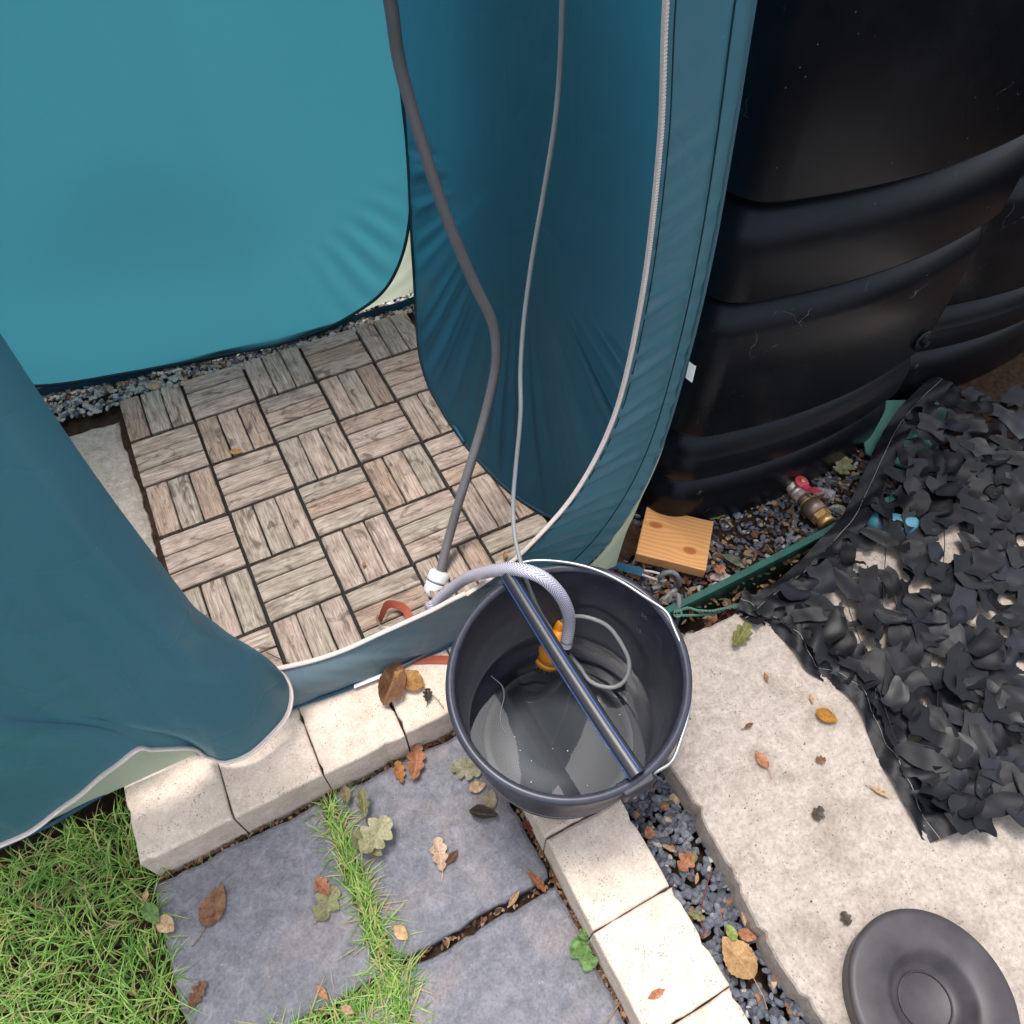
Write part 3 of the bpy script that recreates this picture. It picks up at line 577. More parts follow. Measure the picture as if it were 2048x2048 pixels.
# label tag on the outer edge
tgp = AT(1373, 728, 1.26); tgz = [(.712, -.806, .54), (.717, -.815, .525), (.716, -.818, .505), (.711, -.808, .50)]
grid('label_tag', lambda u, v: (.711 + .009 * u, -.806 - .010 * math.sin(u * 2.4) - .001 * v, .548 - .032 * v - .006 * u), 8, 6, WHITE, TP)
# door flap, hanging open over the sill
BF = [tuple(W(x, y, z)) for x, y, z in ((500, 1322, .15), (540, 1329, .125), (572, 1350, .10), (585, 1385, .075), (574, 1430, .055), (540, 1472, .042), (495, 1503, .034), (450, 1519, .028), (422, 1511, .03), (408, 1505, .034))] + [tuple(ONY(x, y, -.822)) for x, y in ((385, 1497), (350, 1494), (300, 1497), (256, 1503))] + [(-.36, -.825, .10), (-.46, -.825, .07), (-.57, -.81, .06)]
BFs = resample(spline(BF, 160), 161)
def flap(u, v):
    b = BFs[int(round(u * 160))]; xt = -.072 - .50 * u ** 1.15; H = 1.85
    z = H + (b[2] - H) * v; g = 1 / (1 + math.exp(-(v - .90) / .028)) if v < 1 else 1; g = min(1, g / (1 / (1 + math.exp(-.1 / .028))))
    g = max(g, v ** 7 * .6)
    x = xt + (b[0] - xt) * g; y0 = -.812 + .035 * math.exp(-u / .045); y = y0 + (b[1] - y0) * g
    f = .010 * math.sin(u * 24 + v * 3) * v ** 2 + .006 * math.sin(u * 57 - v * 11) * v ** 3 - .035 * math.sin(min(1, u * 3) * math.pi / 2) * v ** 3 * (1 - g)
    f += .006 * math.sin((u * 9 + v * 14)) * v ** 3
    return (x + .003 * math.sin(v * 17 + u * 5) * v, y + f * (1 - .8 * g), z)
fl = grid('door_flap', flap, 160, 110, TEALF, TP)
zb = np.array([flap(i / 160, 1.) for i in range(161)])
tube('zip_tape', zb + (0, -.002, -.001), .006, ZIPM, TP, 8, flat=.45)
tube('zip_teeth', zb + (.001, -.006, .000), .0022, ZIPT, TP, 6)
# cream corner and hem at front left, under the flap
grid('corner_gusset', lambda u, v: (-.185 - .385 * u, -.792 + .012 * v + .004 * math.sin(u * 20) * v, .003 + (.07 + .25 * u) * v), 20, 6, CREAM, TP)
tube('sill_hem', [W(345, 1512, .004), W(300, 1535, .004), W(256, 1558, .004), (-.42, -.80, .004), (-.56, -.80, .004)], .004, HEMM, TP, 8)
# hem rods, toggles, the loop at the corner
tube('hem_rod', [W(762, 1352, .006), W(800, 1335, .008), W(870, 1298, .012)], .0032, STEEL, TP, 8)
grid('reflective_strip', lambda u, v: W(708 + 55 * u + 0 * v, 1372 - 22 * u + 8 * v - 3, .010), 6, 2, WHITE, TP)
tube('hem_rod', [W(908, 852, .012), W(928, 884, .012)], .0035, BLUEWEB, TP, 8)
lp = [W(1234, 1131, -.012), W(1262, 1139, -.018), W(1290, 1146, -.022)]
grid('webbing_loop', lambda u, v: (lambda p: p + (v - .5) * np.array((.006, .021, .002)))(np.array(lp[0]) + (np.array(lp[2]) - np.array(lp[0])) * u), 6, 2, BLUEWEB, TP)
tube('elastic_cord', [W(1288, 1141, -.018), W(1302, 1143, -.02), W(1318, 1147, -.02), W(1317, 1154, -.022), W(1326, 1160, -.026)], .0028, ZIPM, TP, 6)
tube('elastic_cord', [W(1284, 1149, -.02), W(1300, 1155, -.022), W(1326, 1163, -.028), W(1332, 1160, -.03)], .0026, ZIPM, TP, 6)

# ------------------------------------------------------------------ water butts
def footprint(n=160):
    x0, x1, y0, y1, r = .818, 1.466, -.736, -.085, .050; P = []; q = n // 8
    for cx, cy, a0 in ((x1 - r, y1 - r, 0), (x0 + r, y1 - r, 90), (x0 + r, y0 + r, 180), (x1 - r, y0 + r, 270)):
        for k in range(q): a = rad(a0 + 90 * k / (q - 1)); P.append((cx + r * math.cos(a), cy + r * math.sin(a)))
        nx = {0: (x0 + r, y1), 90: (x0, y0 + r), 180: (x1 - r, y0), 270: (x1, y1 - r)}[a0]; p0 = P[-1]
        for k in range(1, q): t = k / q; P.append((p0[0] + (nx[0] - p0[0]) * t, p0[1] + (nx[1] - p0[1]) * t))
    cx, cy, hx, hy = (x0 + x1) / 2, (y0 + y1) / 2, (x1 - x0) / 2, (y1 - y0) / 2; Q = []
    for x, y in P:
        a, b = (x - cx) / hx, (y - cy) / hy; Q.append((x + .018 * a * (1 - b * b), y + (.046 if b < 0 else .03) * b * (1 - a * a)))
    return np.array(Q)
FP = footprint(160); FC = FP.mean(0)
def make_butt(dx, dy, label):
    t = thing('water_butt', label, 'water butt', 'black water butts side by side', (dx, dy, 0))
    prof = []
    secs = [(-.06, .103), (.113, .236), (.246, .545), (.556, .715), (.727, 1.16), (1.17, 1.3)]
    for i, (a, b) in enumerate(secs):
        prof += [(.042, a - .004), (.020, a - .0015), (.004, a), (.001, a + .002), (.0, a + .006), (.001, (a + b) / 2), (.002, b - .060), (.006, b - .046), (.013, b - .030), (.022, b - .016), (.033, b - .006), (.042, b - .002)]
    prof.append((.06, 1.31)); V = []; n = len(FP)
    T = np.roll(FP, -1, 0) - np.roll(FP, 1, 0); T /= np.linalg.norm(T, axis=1)[:, None]; N = np.stack([T[:, 1], -T[:, 0]], 1)
    for o_, z in prof:
        for p, q in zip(FP, N):
            fl_ = -.006 * hsh(p[0] * .5, z * .4)
            V.append((p[0] - q[0] * (o_ + fl_ * 0), p[1] - q[1] * (o_ + fl_ * 0), z))
    f = [(i * n + k, i * n + (k + 1) % n, (i + 1) * n + (k + 1) % n, (i + 1) * n + k) for i in range(len(prof) - 1) for k in range(n)]; f.append(tuple((len(prof) - 1) * n + k for k in range(n)))
    mesh('body', V, f, BUTT, t)
    lathe('lid', [(.0, 1.33), (.18, 1.33), (.2, 1.325), (.2, 1.31)], BUTT, t, 40, center=FC)
    return t
b1 = make_butt(0, 0, 'black ribbed water butt directly right of the teal tent')
bp = (1.372, -.762, .300)      # drain plug on the front face
lathe('plug', [(.021, 0), (.023, .001), (.023, .005), (.018, .006)], BUTT, b1, 24, axis=(.05, -1, 0), base=bp)
lathe('plug', [(.0095, 0), (.0095, .012), (.007, .013)], BUTT, b1, 6, axis=(.05, -1, 0), base=(bp[0], bp[1] - .004, bp[2]), smooth=False)
make_butt(.70, .08, 'black water butt further right, standing behind the camouflage net')

# ------------------------------------------------------------------ hoses and cable
tube('grey_hose', spline([AT(740, -200, 1.12), AT(780, 0, 1.17), AT(800, 130, 1.21), AT(845, 290, 1.24), AT(895, 440, 1.28), AT(945, 560, 1.33), AT(983, 640, 1.37), AT(993, 700, 1.40), AT(987, 760, 1.43), AT(962, 860, 1.47), AT(922, 990, 1.50), AT(898, 1075, 1.535), AT(880, 1145, 1.545)], 140), .0093, GREYH, None, 16)
tag(bpy.data.objects['grey_hose'], 'thick dark grey hose hanging down through the tent to the white coupling', 'hose')
cn = np.array(AT(872, 1168, 1.552)); ax = np.array(AT(884, 1135, 1.545)) - cn; ax /= np.linalg.norm(ax)
ct = thing('hose_coupling', 'white plastic hose coupling with grey ring lying on the deck', 'coupling')
lathe('collar', [(.011, -.028), (.018, -.026), (.0215, -.015), (.0220, 0), (.0215, .003)], WHITE, ct, 24, axis=ax, base=cn)
lathe('ring', [(.0208, .0025), (.0208, .0065)], PEG, ct, 24, axis=ax, base=cn)
lathe('cap', [(.0215, .0065), (.0218, .009), (.0212, .024), (.0170, .028), (.0105, .029)], WHITE, ct, 24, axis=ax, base=cn)
lathe('spigot', [(.0095, -.05), (.0095, -.02)], CABLE, ct, 16, axis=ax, base=cn)
hp = spline([cn - ax * .030, cn - ax * .046, W(862, 1212, .016), W(872, 1206, .028), W(889, 1189, .06), W(920, 1165, .12), W(950, 1150, .19), W(1002, 1139, .275), W(1044, 1140, .315), W(1086, 1156, .315), W(1118, 1187, .275), W(1135, 1221, .22), W(1138, 1249, .17), W(1132, 1290, .115)], 220)
tube('braided_hose', hp, .0110, BRAID, None, 20, caps=False); tag(bpy.data.objects['braided_hose'], 'clear braided hose arching from the coupling into the black bucket', 'hose')
cb = [AT(1124, -150, 1.02), AT(1125, 0, 1.04), AT(1119, 150, 1.07), AT(1108, 260, 1.09), AT(1085, 400, 1.12), AT(1064, 520, 1.15), AT(1048, 640, 1.18), AT(1041, 740, 1.20), AT(1041, 830, 1.21), AT(1031, 940, 1.235), AT(1026, 1010, 1.24), AT(1030, 1075, 1.225), AT(1046, 1140, 1.205), AT(1062, 1185, 1.22), AT(1080, 1225, 1.25), AT(1102, 1260, 1.27)]
tube('power_cable', spline(cb, 160), .0036, CABLE, None, 10)
tag(bpy.data.objects['power_cable'], 'thin light grey cable hanging from above into the bucket', 'cable')
lc = [W(1112, 1256, .11), W(1122, 1243, .13), W(1150, 1233, .16), W(1180, 1236, .17), (W(1215, 1252, .165)), W(1240, 1283, .15), W(1258, 1322, .13), W(1254, 1354, .11), W(1235, 1372, .095), W(1210, 1374, .09), W(1180, 1362, .085), W(1160, 1335, .08), W(1140, 1310, .075)]
tube('cable_loop', spline(lc, 90), .0036, CABLE, None, 10); tag(bpy.data.objects['cable_loop'], 'slack loop of grey cable curling inside the right half of the bucket', 'cable')

# ------------------------------------------------------------------ bucket
BC = np.array((.386, -1.053)); BK = thing('bucket', 'round black plastic bucket part filled with water', 'bucket')
outer = [(.0, .0), (.125, .0), (.130, .004), (.134, .03), (.1365, .06), (.150, .062), (.157, .10), (.168, .2), (.1715, .235), (.1765, .237), (.1785, .262)]
rimp = [(.1785, .260), (.1845, .2595), (.1868, .265), (.1862, .2715), (.1815, .2755), (.1755, .2745), (.1730, .269)]
inner = [(.1735, .269), (.1735, .262), (.1690, .250), (.1660, .2), (.1635, .15), (.1605, .115), (.1570, .085), (.1480, .055), (.1460, .03), (.140, .012), (.136, .010)]
floor_p = [(.136, .010), (.12, .007), (.118, .0085), (.06, .0085), (.0, .0085)]
def oval(o, ax=.006): 
    for v in o.data.vertices:                    # the bucket is pulled slightly oval by its bail
        d = np.array((v.co.x, v.co.y)) - BC; r = np.linalg.norm(d) + 1e-9; th = math.atan2(d[1], d[0]); k = 1 + .035 * math.cos(2 * (th - rad(38))) * max(0, v.co.z) / .27
        v.co.x = BC[0] + d[0] * k; v.co.y = BC[1] + d[1] * k
    return o
oval(lathe('body', outer, BUCK, BK, 120, center=BC)); oval(lathe('rim', rimp, m_plain('pale_rim_plastic', (52, 54, 66), .36, .5, var=.2, sc=60), BK, 120, center=BC)); oval(lathe('inner_wall', inner, BUCK, BK, 120, center=BC)); oval(lathe('bucket_floor', floor_p, m_plain('bucket_floor_plastic', (13, 15, 22), .45, .4, var=.3, sc=18), BK, 120, center=BC), 0)  # rim: gloss of the rolled edge put into a paler base colour
wt = oval(lathe('water', [(.0, .086), (.08, .086), (.1568, .086)], WATER, None, 96, center=BC), 0); tag(wt, 'still dark water in the bucket reflecting the pale sky', 'water')
tube('meniscus', [(BC[0] + .1572 * math.cos(a) * (1 + .011 * math.cos(2 * (a - rad(38)))), BC[1] + .1572 * math.sin(a) * (1 + .011 * math.cos(2 * (a - rad(38)))), .0864) for a in np.linspace(0, 6.284, 120)], .0010, m_plain('meniscus_glint', (96, 98, 110), .12, .8), wt, 6, caps=False)  # bright glint along the water's edge, painted as a grey ring
o = tube('thread', spline([W(982, 1352, .087), W(1004, 1372, .087), W(1008, 1395, .087), W(1002, 1420, .087), W(1001, 1445, .087), W(1012, 1468, .087)], 40), .0007, m_plain('floating_thread', (110, 110, 120), .4, .4), None, 5); tag(o, 'pale thread floating on the left half of the water', 'thread')
# bail handle: wire hooked into two lugs
hpts = [W(1262, 1562, .262), W(1285, 1556, .262), W(1318, 1540, .262), W(1345, 1520, .262), W(1363, 1475, .264), W(1376, 1430, .266), W(1380, 1380, .268), W(1374, 1330, .27), W(1362, 1290, .272), W(1346, 1252, .274), W(1338, 1232, .275), W(1325, 1217, .276), W(1290, 1194, .278), W(1240, 1162, .28), W(1190, 1139, .282), W(1140, 1126, .282), W(1090, 1121, .282), W(1055, 1123, .28), W(1035, 1130, .277), W(1018, 1143, .272), W(1010, 1152, .266)]
tube('handle', spline(hpts, 160), .0027, GALV, BK, 10)
for px, py in ((1268, 1560), (1016, 1152)):
    p = W(px, py, .262); d = p[:2] - BC; d /= np.linalg.norm(d); q = np.array((BC[0] + d[0] * .176, BC[1] + d[1] * .176, .2705))
    tx = np.array((-d[1], d[0])); v = [];
    for a, b, c in [(-.03, -.006, 0), (.03, -.006, 0), (.024, .016, -.002), (-.024, .016, -.002)]: v.append((q[0] + tx[0] * a + d[0] * b, q[1] + tx[1] * a + d[1] * b, q[2] + c + .003))
    v += [(x, y, z - .03) for x, y, z in v]; lg = mesh('lug', v, [(0, 1, 2, 3), (7, 6, 5, 4), (0, 4, 5, 1), (1, 5, 6, 2), (2, 6, 7, 3), (3, 7, 4, 0)], BUCK, BK, smooth=False)
    bm = lg.modifiers.new('bevel', 'BEVEL'); bm.width = .004; bm.segments = 3
# moulded litre marks on the inner wall
def text(s, size, m, parent, loc, rot):
    cu = bpy.data.curves.new('litre_mark', 'FONT'); cu.body = s; cu.size = size; cu.extrude = .0003; cu.align_x = 'CENTER'
    o = bpy.data.objects.new('tmp', cu); COL.objects.link(o); bpy.context.view_layer.update(); me = bpy.data.meshes.new_from_object(o); bpy.data.objects.remove(o); me.materials.clear(); me.materials.append(m)
    q = link_copy('litre_mark', me, parent); q.location = loc; q.rotation_euler = rot; return q
MARK = m_plain('moulded_mark', (84, 86, 98), .5, .4)
for s_, zz_ in (('20', .232), ('15', .19)):
    an = math.atan2(W(1290, 1232, .235)[1] - BC[1], W(1290, 1232, .235)[0] - BC[0]); r = .1655 + (zz_ - .2) * .09; r *= 1 + .035 * math.cos(2 * (an - rad(38))) * .8
    text(s_, .013, MARK, BK, (BC[0] + (r - .001) * math.cos(an), BC[1] + (r - .001) * math.sin(an), zz_), (rad(90), 0, an - math.pi / 2))
# pipe across the rim
pa, pb = np.array(W(1017, 1151, .287)), np.array(W(1275, 1551, .286)); pd = (pb - pa) / np.linalg.norm(pb - pa); ps = np.cross(pd, (0, 0, 1)); pu = np.cross(ps, pd)
PW = thing('pipe', 'short black pipe with blue stripes laid across the top of the bucket', 'pipe')
R1 = .0126
mid_bow = lambda t: 0.0025 * math.sin(t * math.pi)
cl = np.array([pa + (pb - pa) * t + ps * mid_bow(t) for t in np.linspace(0, 1, 30)])
tube('pipe_wall', cl, R1, PIPEM, PW, 28, caps=False); tube('bore', cl, R1 * .78, PIPEM, PW, 20, caps=False)
for e, s_ in ((0, -1), (-1, 1)):
    ring = []; 
    for rr in (R1 * .78, R1): ring += [cl[e] + pd * .0002 * s_ + rr * (ps * math.cos(2 * math.pi * k / 28) + pu * math.sin(2 * math.pi * k / 28)) for k in range(28)]
    mesh('pipe_end', ring, [(k, (k + 1) % 28, 28 + (k + 1) % 28, 28 + k) for k in range(28)], PIPEM, PW)
for an in (9, 106, 195, 285): 
    a_ = rad(an); tube('stripe', cl + (ps * math.cos(a_) + pu * math.sin(a_)) * (R1 - .0004), .0011, BLUE, PW, 6)
# submersible pump
g0, g1 = np.array(W(1094, 1322, .022)), np.array(W(1122, 1262, .112)); pax = g1 - g0; PL = np.linalg.norm(pax); pax /= PL
PU = thing('submersible_pump', 'small orange submersible pump standing in the bucket', 'pump')
lathe('motor_body', [(.023, .014), (.0255, .018), (.0255, .034), (.0215, .043), (.0205, PL * .75), (.016, PL * .9), (.010, PL)], ORANGE, PU, 28, axis=pax, base=g0)
lathe('strainer', [(.0205, -.002), (.0235, 0), (.0265, .005), (.0265, .016)], ORANGE, PU, 28, axis=pax, base=g0)
aa = np.cross(pax, (0, 1, 0)); aa /= np.linalg.norm(aa); bb = np.cross(pax, aa)
for k in range(14):
    th = 2 * math.pi * k / 14; c = g0 + .0200 * (aa * math.cos(th) + bb * math.sin(th)); tube('tooth', [c + pax * .002, c - pax * .013], .0018, ORDK, PU, 5)
lathe('outlet', [(.010, PL * .8), (.011, PL * .82), (.010, PL + .012), (.0085, PL + .02)], ORANGE, PU, 18, axis=pax + np.array((.05, .1, .1)), base=g0)
lathe('hose_clip', [(.0108, 0), (.0112, .001), (.0112, .006), (.0108, .007)], GALV, PU, 20, axis=(hp[-1] - hp[-4]), base=hp[-6])
# specks floating on the water
sp = []; sf = []; k = 0
for _ in range(14):
    r, a = .145 * math.sqrt(random.random()), random.random() * 6.28; s_ = random.uniform(.0006, .0016); v = chip(s_, .4) + np.array((BC[0] + r * math.cos(a), BC[1] + r * math.sin(a), .0868)); sp.append(v); sf += [(x + k, y + k, z + k) for x, y, z in IF]; k += len(v)
o = mesh('floating_specks', np.vstack(sp), sf, WHITE); tag(o, 'tiny pale specks floating on the water in the bucket', 'debris', kind='stuff')

# ------------------------------------------------------------------ straps
def ribbon(name, P, wdir, wd, m, parent=None, n=40):
    P = resample(spline(P, 80), n + 1); wdir = [np.array(q, float) for q in wdir]
    def fn(u, v):
        i = int(round(u * n)); t = u * (len(wdir) - 1); a = min(int(t), len(wdir) - 2); d = wdir[a] + (wdir[a + 1] - wdir[a]) * (t - a); d /= np.linalg.norm(d); return P[i] + d * (v - .5) * wd
    return grid(name, fn, n, 2, m, parent)
st = thing('webbing_strap', 'orange webbing strap looped over the deck behind the sill', 'strap')
ribbon('webbing', [W(824, 1246, .02), W(812, 1222, .024), W(798, 1212, .022), W(776, 1209, .026), W(766, 1225, .024), W(759, 1243, .02)], [(.9, .5, .2), (.8, .5, .4), (.3, .8, .6), (-.1, .6, 1), (-.2, .35, 1), (-.1, .2, 1)], .019, STRAP, st)
ribbon('webbing', [W(757, 1232, .024), W(755, 1246, .016), W(764, 1257, .01), W(780, 1261, .008), W(800, 1258, .006)], [(-.1, .3, 1), (-.1, .3, 1), (0, .5, .8), (.1, .9, .4), (.1, 1, .1)], .017, STRAPW, st)
o = ribbon('webbing_strap', [W(788, 1322, .004), W(830, 1320, .004), W(880, 1319, .004), W(940, 1322, .004)], [(-.3, 1, 0), (-.1, 1, 0), (0, 1, 0)], .0195, STRAP); tag(o, 'flat orange strap lying on the cream kerb, running under the bucket', 'strap')

# ------------------------------------------------------------------ things by the butt
# pine block
wb = [W(1268, 1112, .0)[:2] + (0, 0)[:2], W(1262, 1118, .0)[:2]]
c4 = [W(1262, 1106, -.002)[:2], W(1402, 1140, -.002)[:2], W(1441, 1046, -.002)[:2], W(1300, 1008, -.002)[:2]]
cc = sum(c4) / 4; ang = math.atan2(c4[1][1] - c4[0][1], c4[1][0] - c4[0][0]); hx = np.linalg.norm(c4[1] - c4[0]) / 2; hy = np.linalg.norm(c4[2] - c4[1]) / 2
wbk = thing('wood_block', 'orange-brown pine offcut lying under the corner of the water butt', 'wood block')
v, f = slab_mesh([(-hx, -hy), (hx, -hy), (hx, hy), (-hx, hy)], -.0, .026, rough=.0003, chip=.0, bevel=.002)
wo_ = mesh('plank', v, f, PINE, wbk, smooth=False); wbk.location = (cc[0], cc[1], -.030); wbk.rotation_euler = (rad(-2), 0, ang)
# ball valve
vb0, vb1 = np.array(W(1566, 950, -.025)), np.array(W(1654, 1046, -.022)); va = vb1 - vb0; VL = np.linalg.norm(va); va /= VL
BV = thing('ball_valve', 'brass and nickel ball valve with a red butterfly lever on the gravel', 'valve')
def seg(name, a, b, r, m, n=24, ch=.0012): return lathe(name, [(r * .86, a * VL), (r, a * VL + ch), (r, b * VL - ch), (r * .86, b * VL)], m, BV, n, axis=va, base=vb0, smooth=n > 12)
seg('hex_nut', 0, .14, .0195, NICKEL, 8); seg('union_ring', -.05, .02, .016, BRASS)
seg('valve_body', .14, .32, .0175, NICKEL); seg('valve_body', .32, .40, .020, NICKEL); seg('hex_nut', .40, .48, .0205, NICKEL, 8)
seg('adapter', .48, .56, .0165, BRONZE); seg('adapter', .56, .60, .0205, BRASS); seg('check_valve_body', .60, .82, .0235, BRONZE); seg('hex_nut', .82, .92, .0225, BRASS, 6); seg('thread', .92, 1.02, .0185, BRASS)
lc_ = vb0 + va * VL * .30; side = np.cross(va, (0, 0, 1)); side /= np.linalg.norm(side); side = -side if side[0] < 0 else side
stem = side * .28 + np.array((-.12, -.1, .95)); stem /= np.linalg.norm(stem)
hub = lc_ + stem * .024
lathe('stem', [(.0055, 0), (.0055, .026)], BRASS, BV, 12, axis=stem, base=lc_)
lathe('lever_hub', [(.0155, 0), (.0165, .001), (.0165, .004), (.0155, .005)], REDM, BV, 24, axis=stem, base=hub)
lathe('lever_nut', [(.0058, 0), (.0058, .009), (.004, .010)], BRASS, BV, 6, axis=stem, base=hub, smooth=False)
for s_ in (-1, 1):
    d = va * s_; wv = np.cross(stem, d); pts = [(0.008, .010, 0), (.021, .008, .001), (.028, .011, .006), (.042, .0135, .013), (.046, .010, .015)]
    V = []; 
    for a, b, h in pts:
        for t_ in (0, .0035):
            V += [hub + d * a + wv * b + stem * (h + t_), hub + d * a - wv * b + stem * (h + t_)]
    Fw = []
    for i in range(len(pts) - 1):
        q = i * 4; r_ = q + 4; Fw += [(q, q + 1, r_ + 1, r_), (q + 2, r_ + 2, r_ + 3, q + 3), (q, r_, r_ + 2, q + 2), (q + 1, q + 3, r_ + 3, r_ + 1)]
    Fw += [(0, 2, 3, 1), (16, 17, 19, 18)]; lw = mesh('lever_wing', V, Fw, REDM, BV, smooth=False); bm = lw.modifiers.new('b', 'BEVEL'); bm.width = .001; bm.segments = 2
# granite pieces
for k, (px, py, s_, st_, lab) in enumerate([(1650, 985, .030, (1.5, .75), 'long speckled grey stone beside the ball valve'), (1676, 1017, .022, (1.2, 1), 'grey stone touching the net, below the long speckled one'), (1341, 1189, .0205, (1.2, 1), 'rough grey stone at the foot of the steel ground hook'), (1313, 1171, .017, (1, .9), 'small rough grey stone beside the blue webbing loop'),
        (1440, 1155, .018, (1.5, .9), 'smooth pinkish stone by the end of the pine offcut'), (1425, 1178, .020, (1.6, .6), 'smooth pale stone between pine offcut and green edging'), (1655, 885, .02, (1.5, .8), 'pale stone beside the pale green board'), (1775, 935, .026, (1, 1.2), 'grey stone under the net near the green board'), (1385, 1248, .014, (1.1, 1), 'dark grey stone in the gap above the slab')]):
    p = W(px, py, -.045); ov = chip(s_, .6, 7) * np.array((st_[0], st_[1], 1)); an = [-.9, -.6, .2, .5, -.5, .4, .5, 1.0, 0][k]
    o = mesh('stone', ov, IF, GRAN if k not in (4, 5) else m_stone('pink_stone%d' % k, (168, 150, 144), (190, 174, 166)), smooth=False); o.location = (p[0], p[1], -.048 if k < 8 else -.09); o.rotation_euler = (0, 0, an); tag(o, lab, 'stone', 'loose stones near the butt')
# ground hook and the metal clip
gh = spline([W(1322, 1162, -.045), W(1320, 1155, -.015), W(1328, 1147, .0), W(1342, 1144, .005), W(1353, 1150, .0), W(1357, 1162, -.02), W(1355, 1178, -.055)], 60)
o = tube('ground_hook', gh, .0052, PEG, None, 10); tag(o, 'curved grey steel ground hook holding the tent cord', 'hook')
o = tube('stake', spline([W(1350, 1190, .006), W(1357, 1193, .01), W(1357, 1215, -.002), W(1355, 1232, -.03), W(1349, 1258, -.075)], 40), .0052, PEG, None, 10); tag(o, 'grey plastic stake with green cord tied round it, beside the bucket', 'stake')
# green edging
eg = thing('lawn_edging', 'dark green plastic edging strip between the gravel bed and the slab', 'edging')
def eprof(x): return -.924 + .004 * math.sin(x * 6)
EX = np.linspace(.60, 2.02, 36)
def strip(name, prof):
    V = [(x, eprof(x) + a, b) for x in EX for a, b in prof]; m_ = len(prof); F_ = [(i * m_ + j, (i + 1) * m_ + j, (i + 1) * m_ + (j + 1) % m_, i * m_ + (j + 1) % m_) for i in range(35) for j in range(m_)]
    return mesh(name, V, F_, GREENP, eg, smooth=False)
strip('edging_wall', [(-.0018, -.1), (.0018, -.1), (.0018, -.002), (-.0018, -.002)])
strip('edging_lip', [(-.0085, -.008), (-.0065, -.0085), (-.0055, -.002), (.005, -.001), (.006, .0012), (-.0075, .0012)])
cd1 = thing('tied_cord', 'twisted green cord tied to the stake and running under the net', 'cord')
for pts in ([(1352, 1231, .0), (1380, 1231, -.01), (1400, 1230, -.02), (1430, 1226, -.025), (1462, 1213, -.02), (1500, 1207, -.01)], [(1352, 1224, .002), (1375, 1216, .0), (1395, 1221, -.005), (1425, 1222, -.015), (1450, 1217, -.02), (1500, 1212, -.01)]):
    P = spline([W(*q) for q in pts], 90); 
    for ph in (0, math.pi):
        tw = np.array([p + .0016 * np.array((0, math.cos(i * .75 + ph), math.sin(i * .75 + ph))) for i, p in enumerate(P)]); tube('strand', tw, .0019, ROPE, cd1, 6)
kn_ = np.array(W(1355, 1228, .0)); tube('knot', [kn_ + .0075 * np.array((math.cos(a), math.sin(a) * .9, .10 * a - .3)) for a in np.linspace(0, 9, 40)], .0021, ROPE, cd1, 6)
# pale green board
bpts = [W(1721, 838, -.03), W(1732, 905, -.03), W(1862, 955, -.03), W(1900, 800, -.03), W(1745, 800, -.03)]
v, f = slab_mesh([p[:2] for p in bpts], -.036, -.03, rough=.0003, chip=0, bevel=.001); o = mesh('green_board', v, f, GREENC, smooth=False); tag(o, 'pale green flat board on the ground behind the net', 'board')
# light blue bottle under the net
bb0 = np.array(W(1716, 1037, -.01)); bb1 = np.array(W(1790, 1052, .0)); ba = bb1 - bb0
lathe('plastic_bottle', [(.008, 0), (.010, .002), (.010, .014), (.020, .022), (.026, .034), (.027, .05), (.025, .053), (.027, .056), (.027, .11), (.022, .116)], SKYBL, None, 28, axis=ba, base=bb0); tag(bpy.data.objects['plastic_bottle'], 'light blue plastic bottle half hidden under the net', 'bottle')

# ------------------------------------------------------------------ camouflage net
NET = thing('camouflage_net', 'heap of black camouflage netting spread over the gravel and slab', 'net')
edge_up = [(1860, 760), (1792, 826), (1752, 890), (1720, 960), (1685, 1030), (1640, 1082), (1580, 1140), (1510, 1195), (1470, 1226)]
edge_lo = [(1470, 1226), (1500, 1238), (1545, 1262), (1580, 1300), (1612, 1345), (1668, 1375), (1705, 1410), (1735, 1470), (1760, 1530), (1795, 1595), (1850, 1690)]
EU = spline([(*q, 0) for q in edge_up], 60)[:, :2]; EL = spline([(*q, 0) for q in edge_lo], 60)[:, :2]
def hz(p): return .010 + .022 * (1 + hsh(p[0] * .55, p[1] * .55, 4.)) * .5
def hem(P, z0, name, sgn):
    Q = np.array([W(x, y, z0) for x, y in P]); T = np.gradient(Q, axis=0); T /= np.linalg.norm(T, axis=1)[:, None]; N = np.stack([-T[:, 1], T[:, 0], 0 * T[:, 0]], 1) * sgn
    wd = .050; n = len(P) - 1
    def fn(u, v):
        i = int(round(u * n)); q = Q[i] + N[i] * wd * v; return (q[0], q[1], z0 + .008 + .009 * math.sin(u * 23 + v * 3) + .012 * v + .004 * math.sin(u * 61 + v * 8))
    grid('hem_strip', fn, n, 6, NETH, NET)
    tube('stitching', [np.array(fn(i / n, .45)) + (0, 0, .0012) for i in range(n + 1)], .0005, THREAD, NET, 5)
hem(EU, .0, 'hem', 1); hem(EL, .0, 'hem', 1)
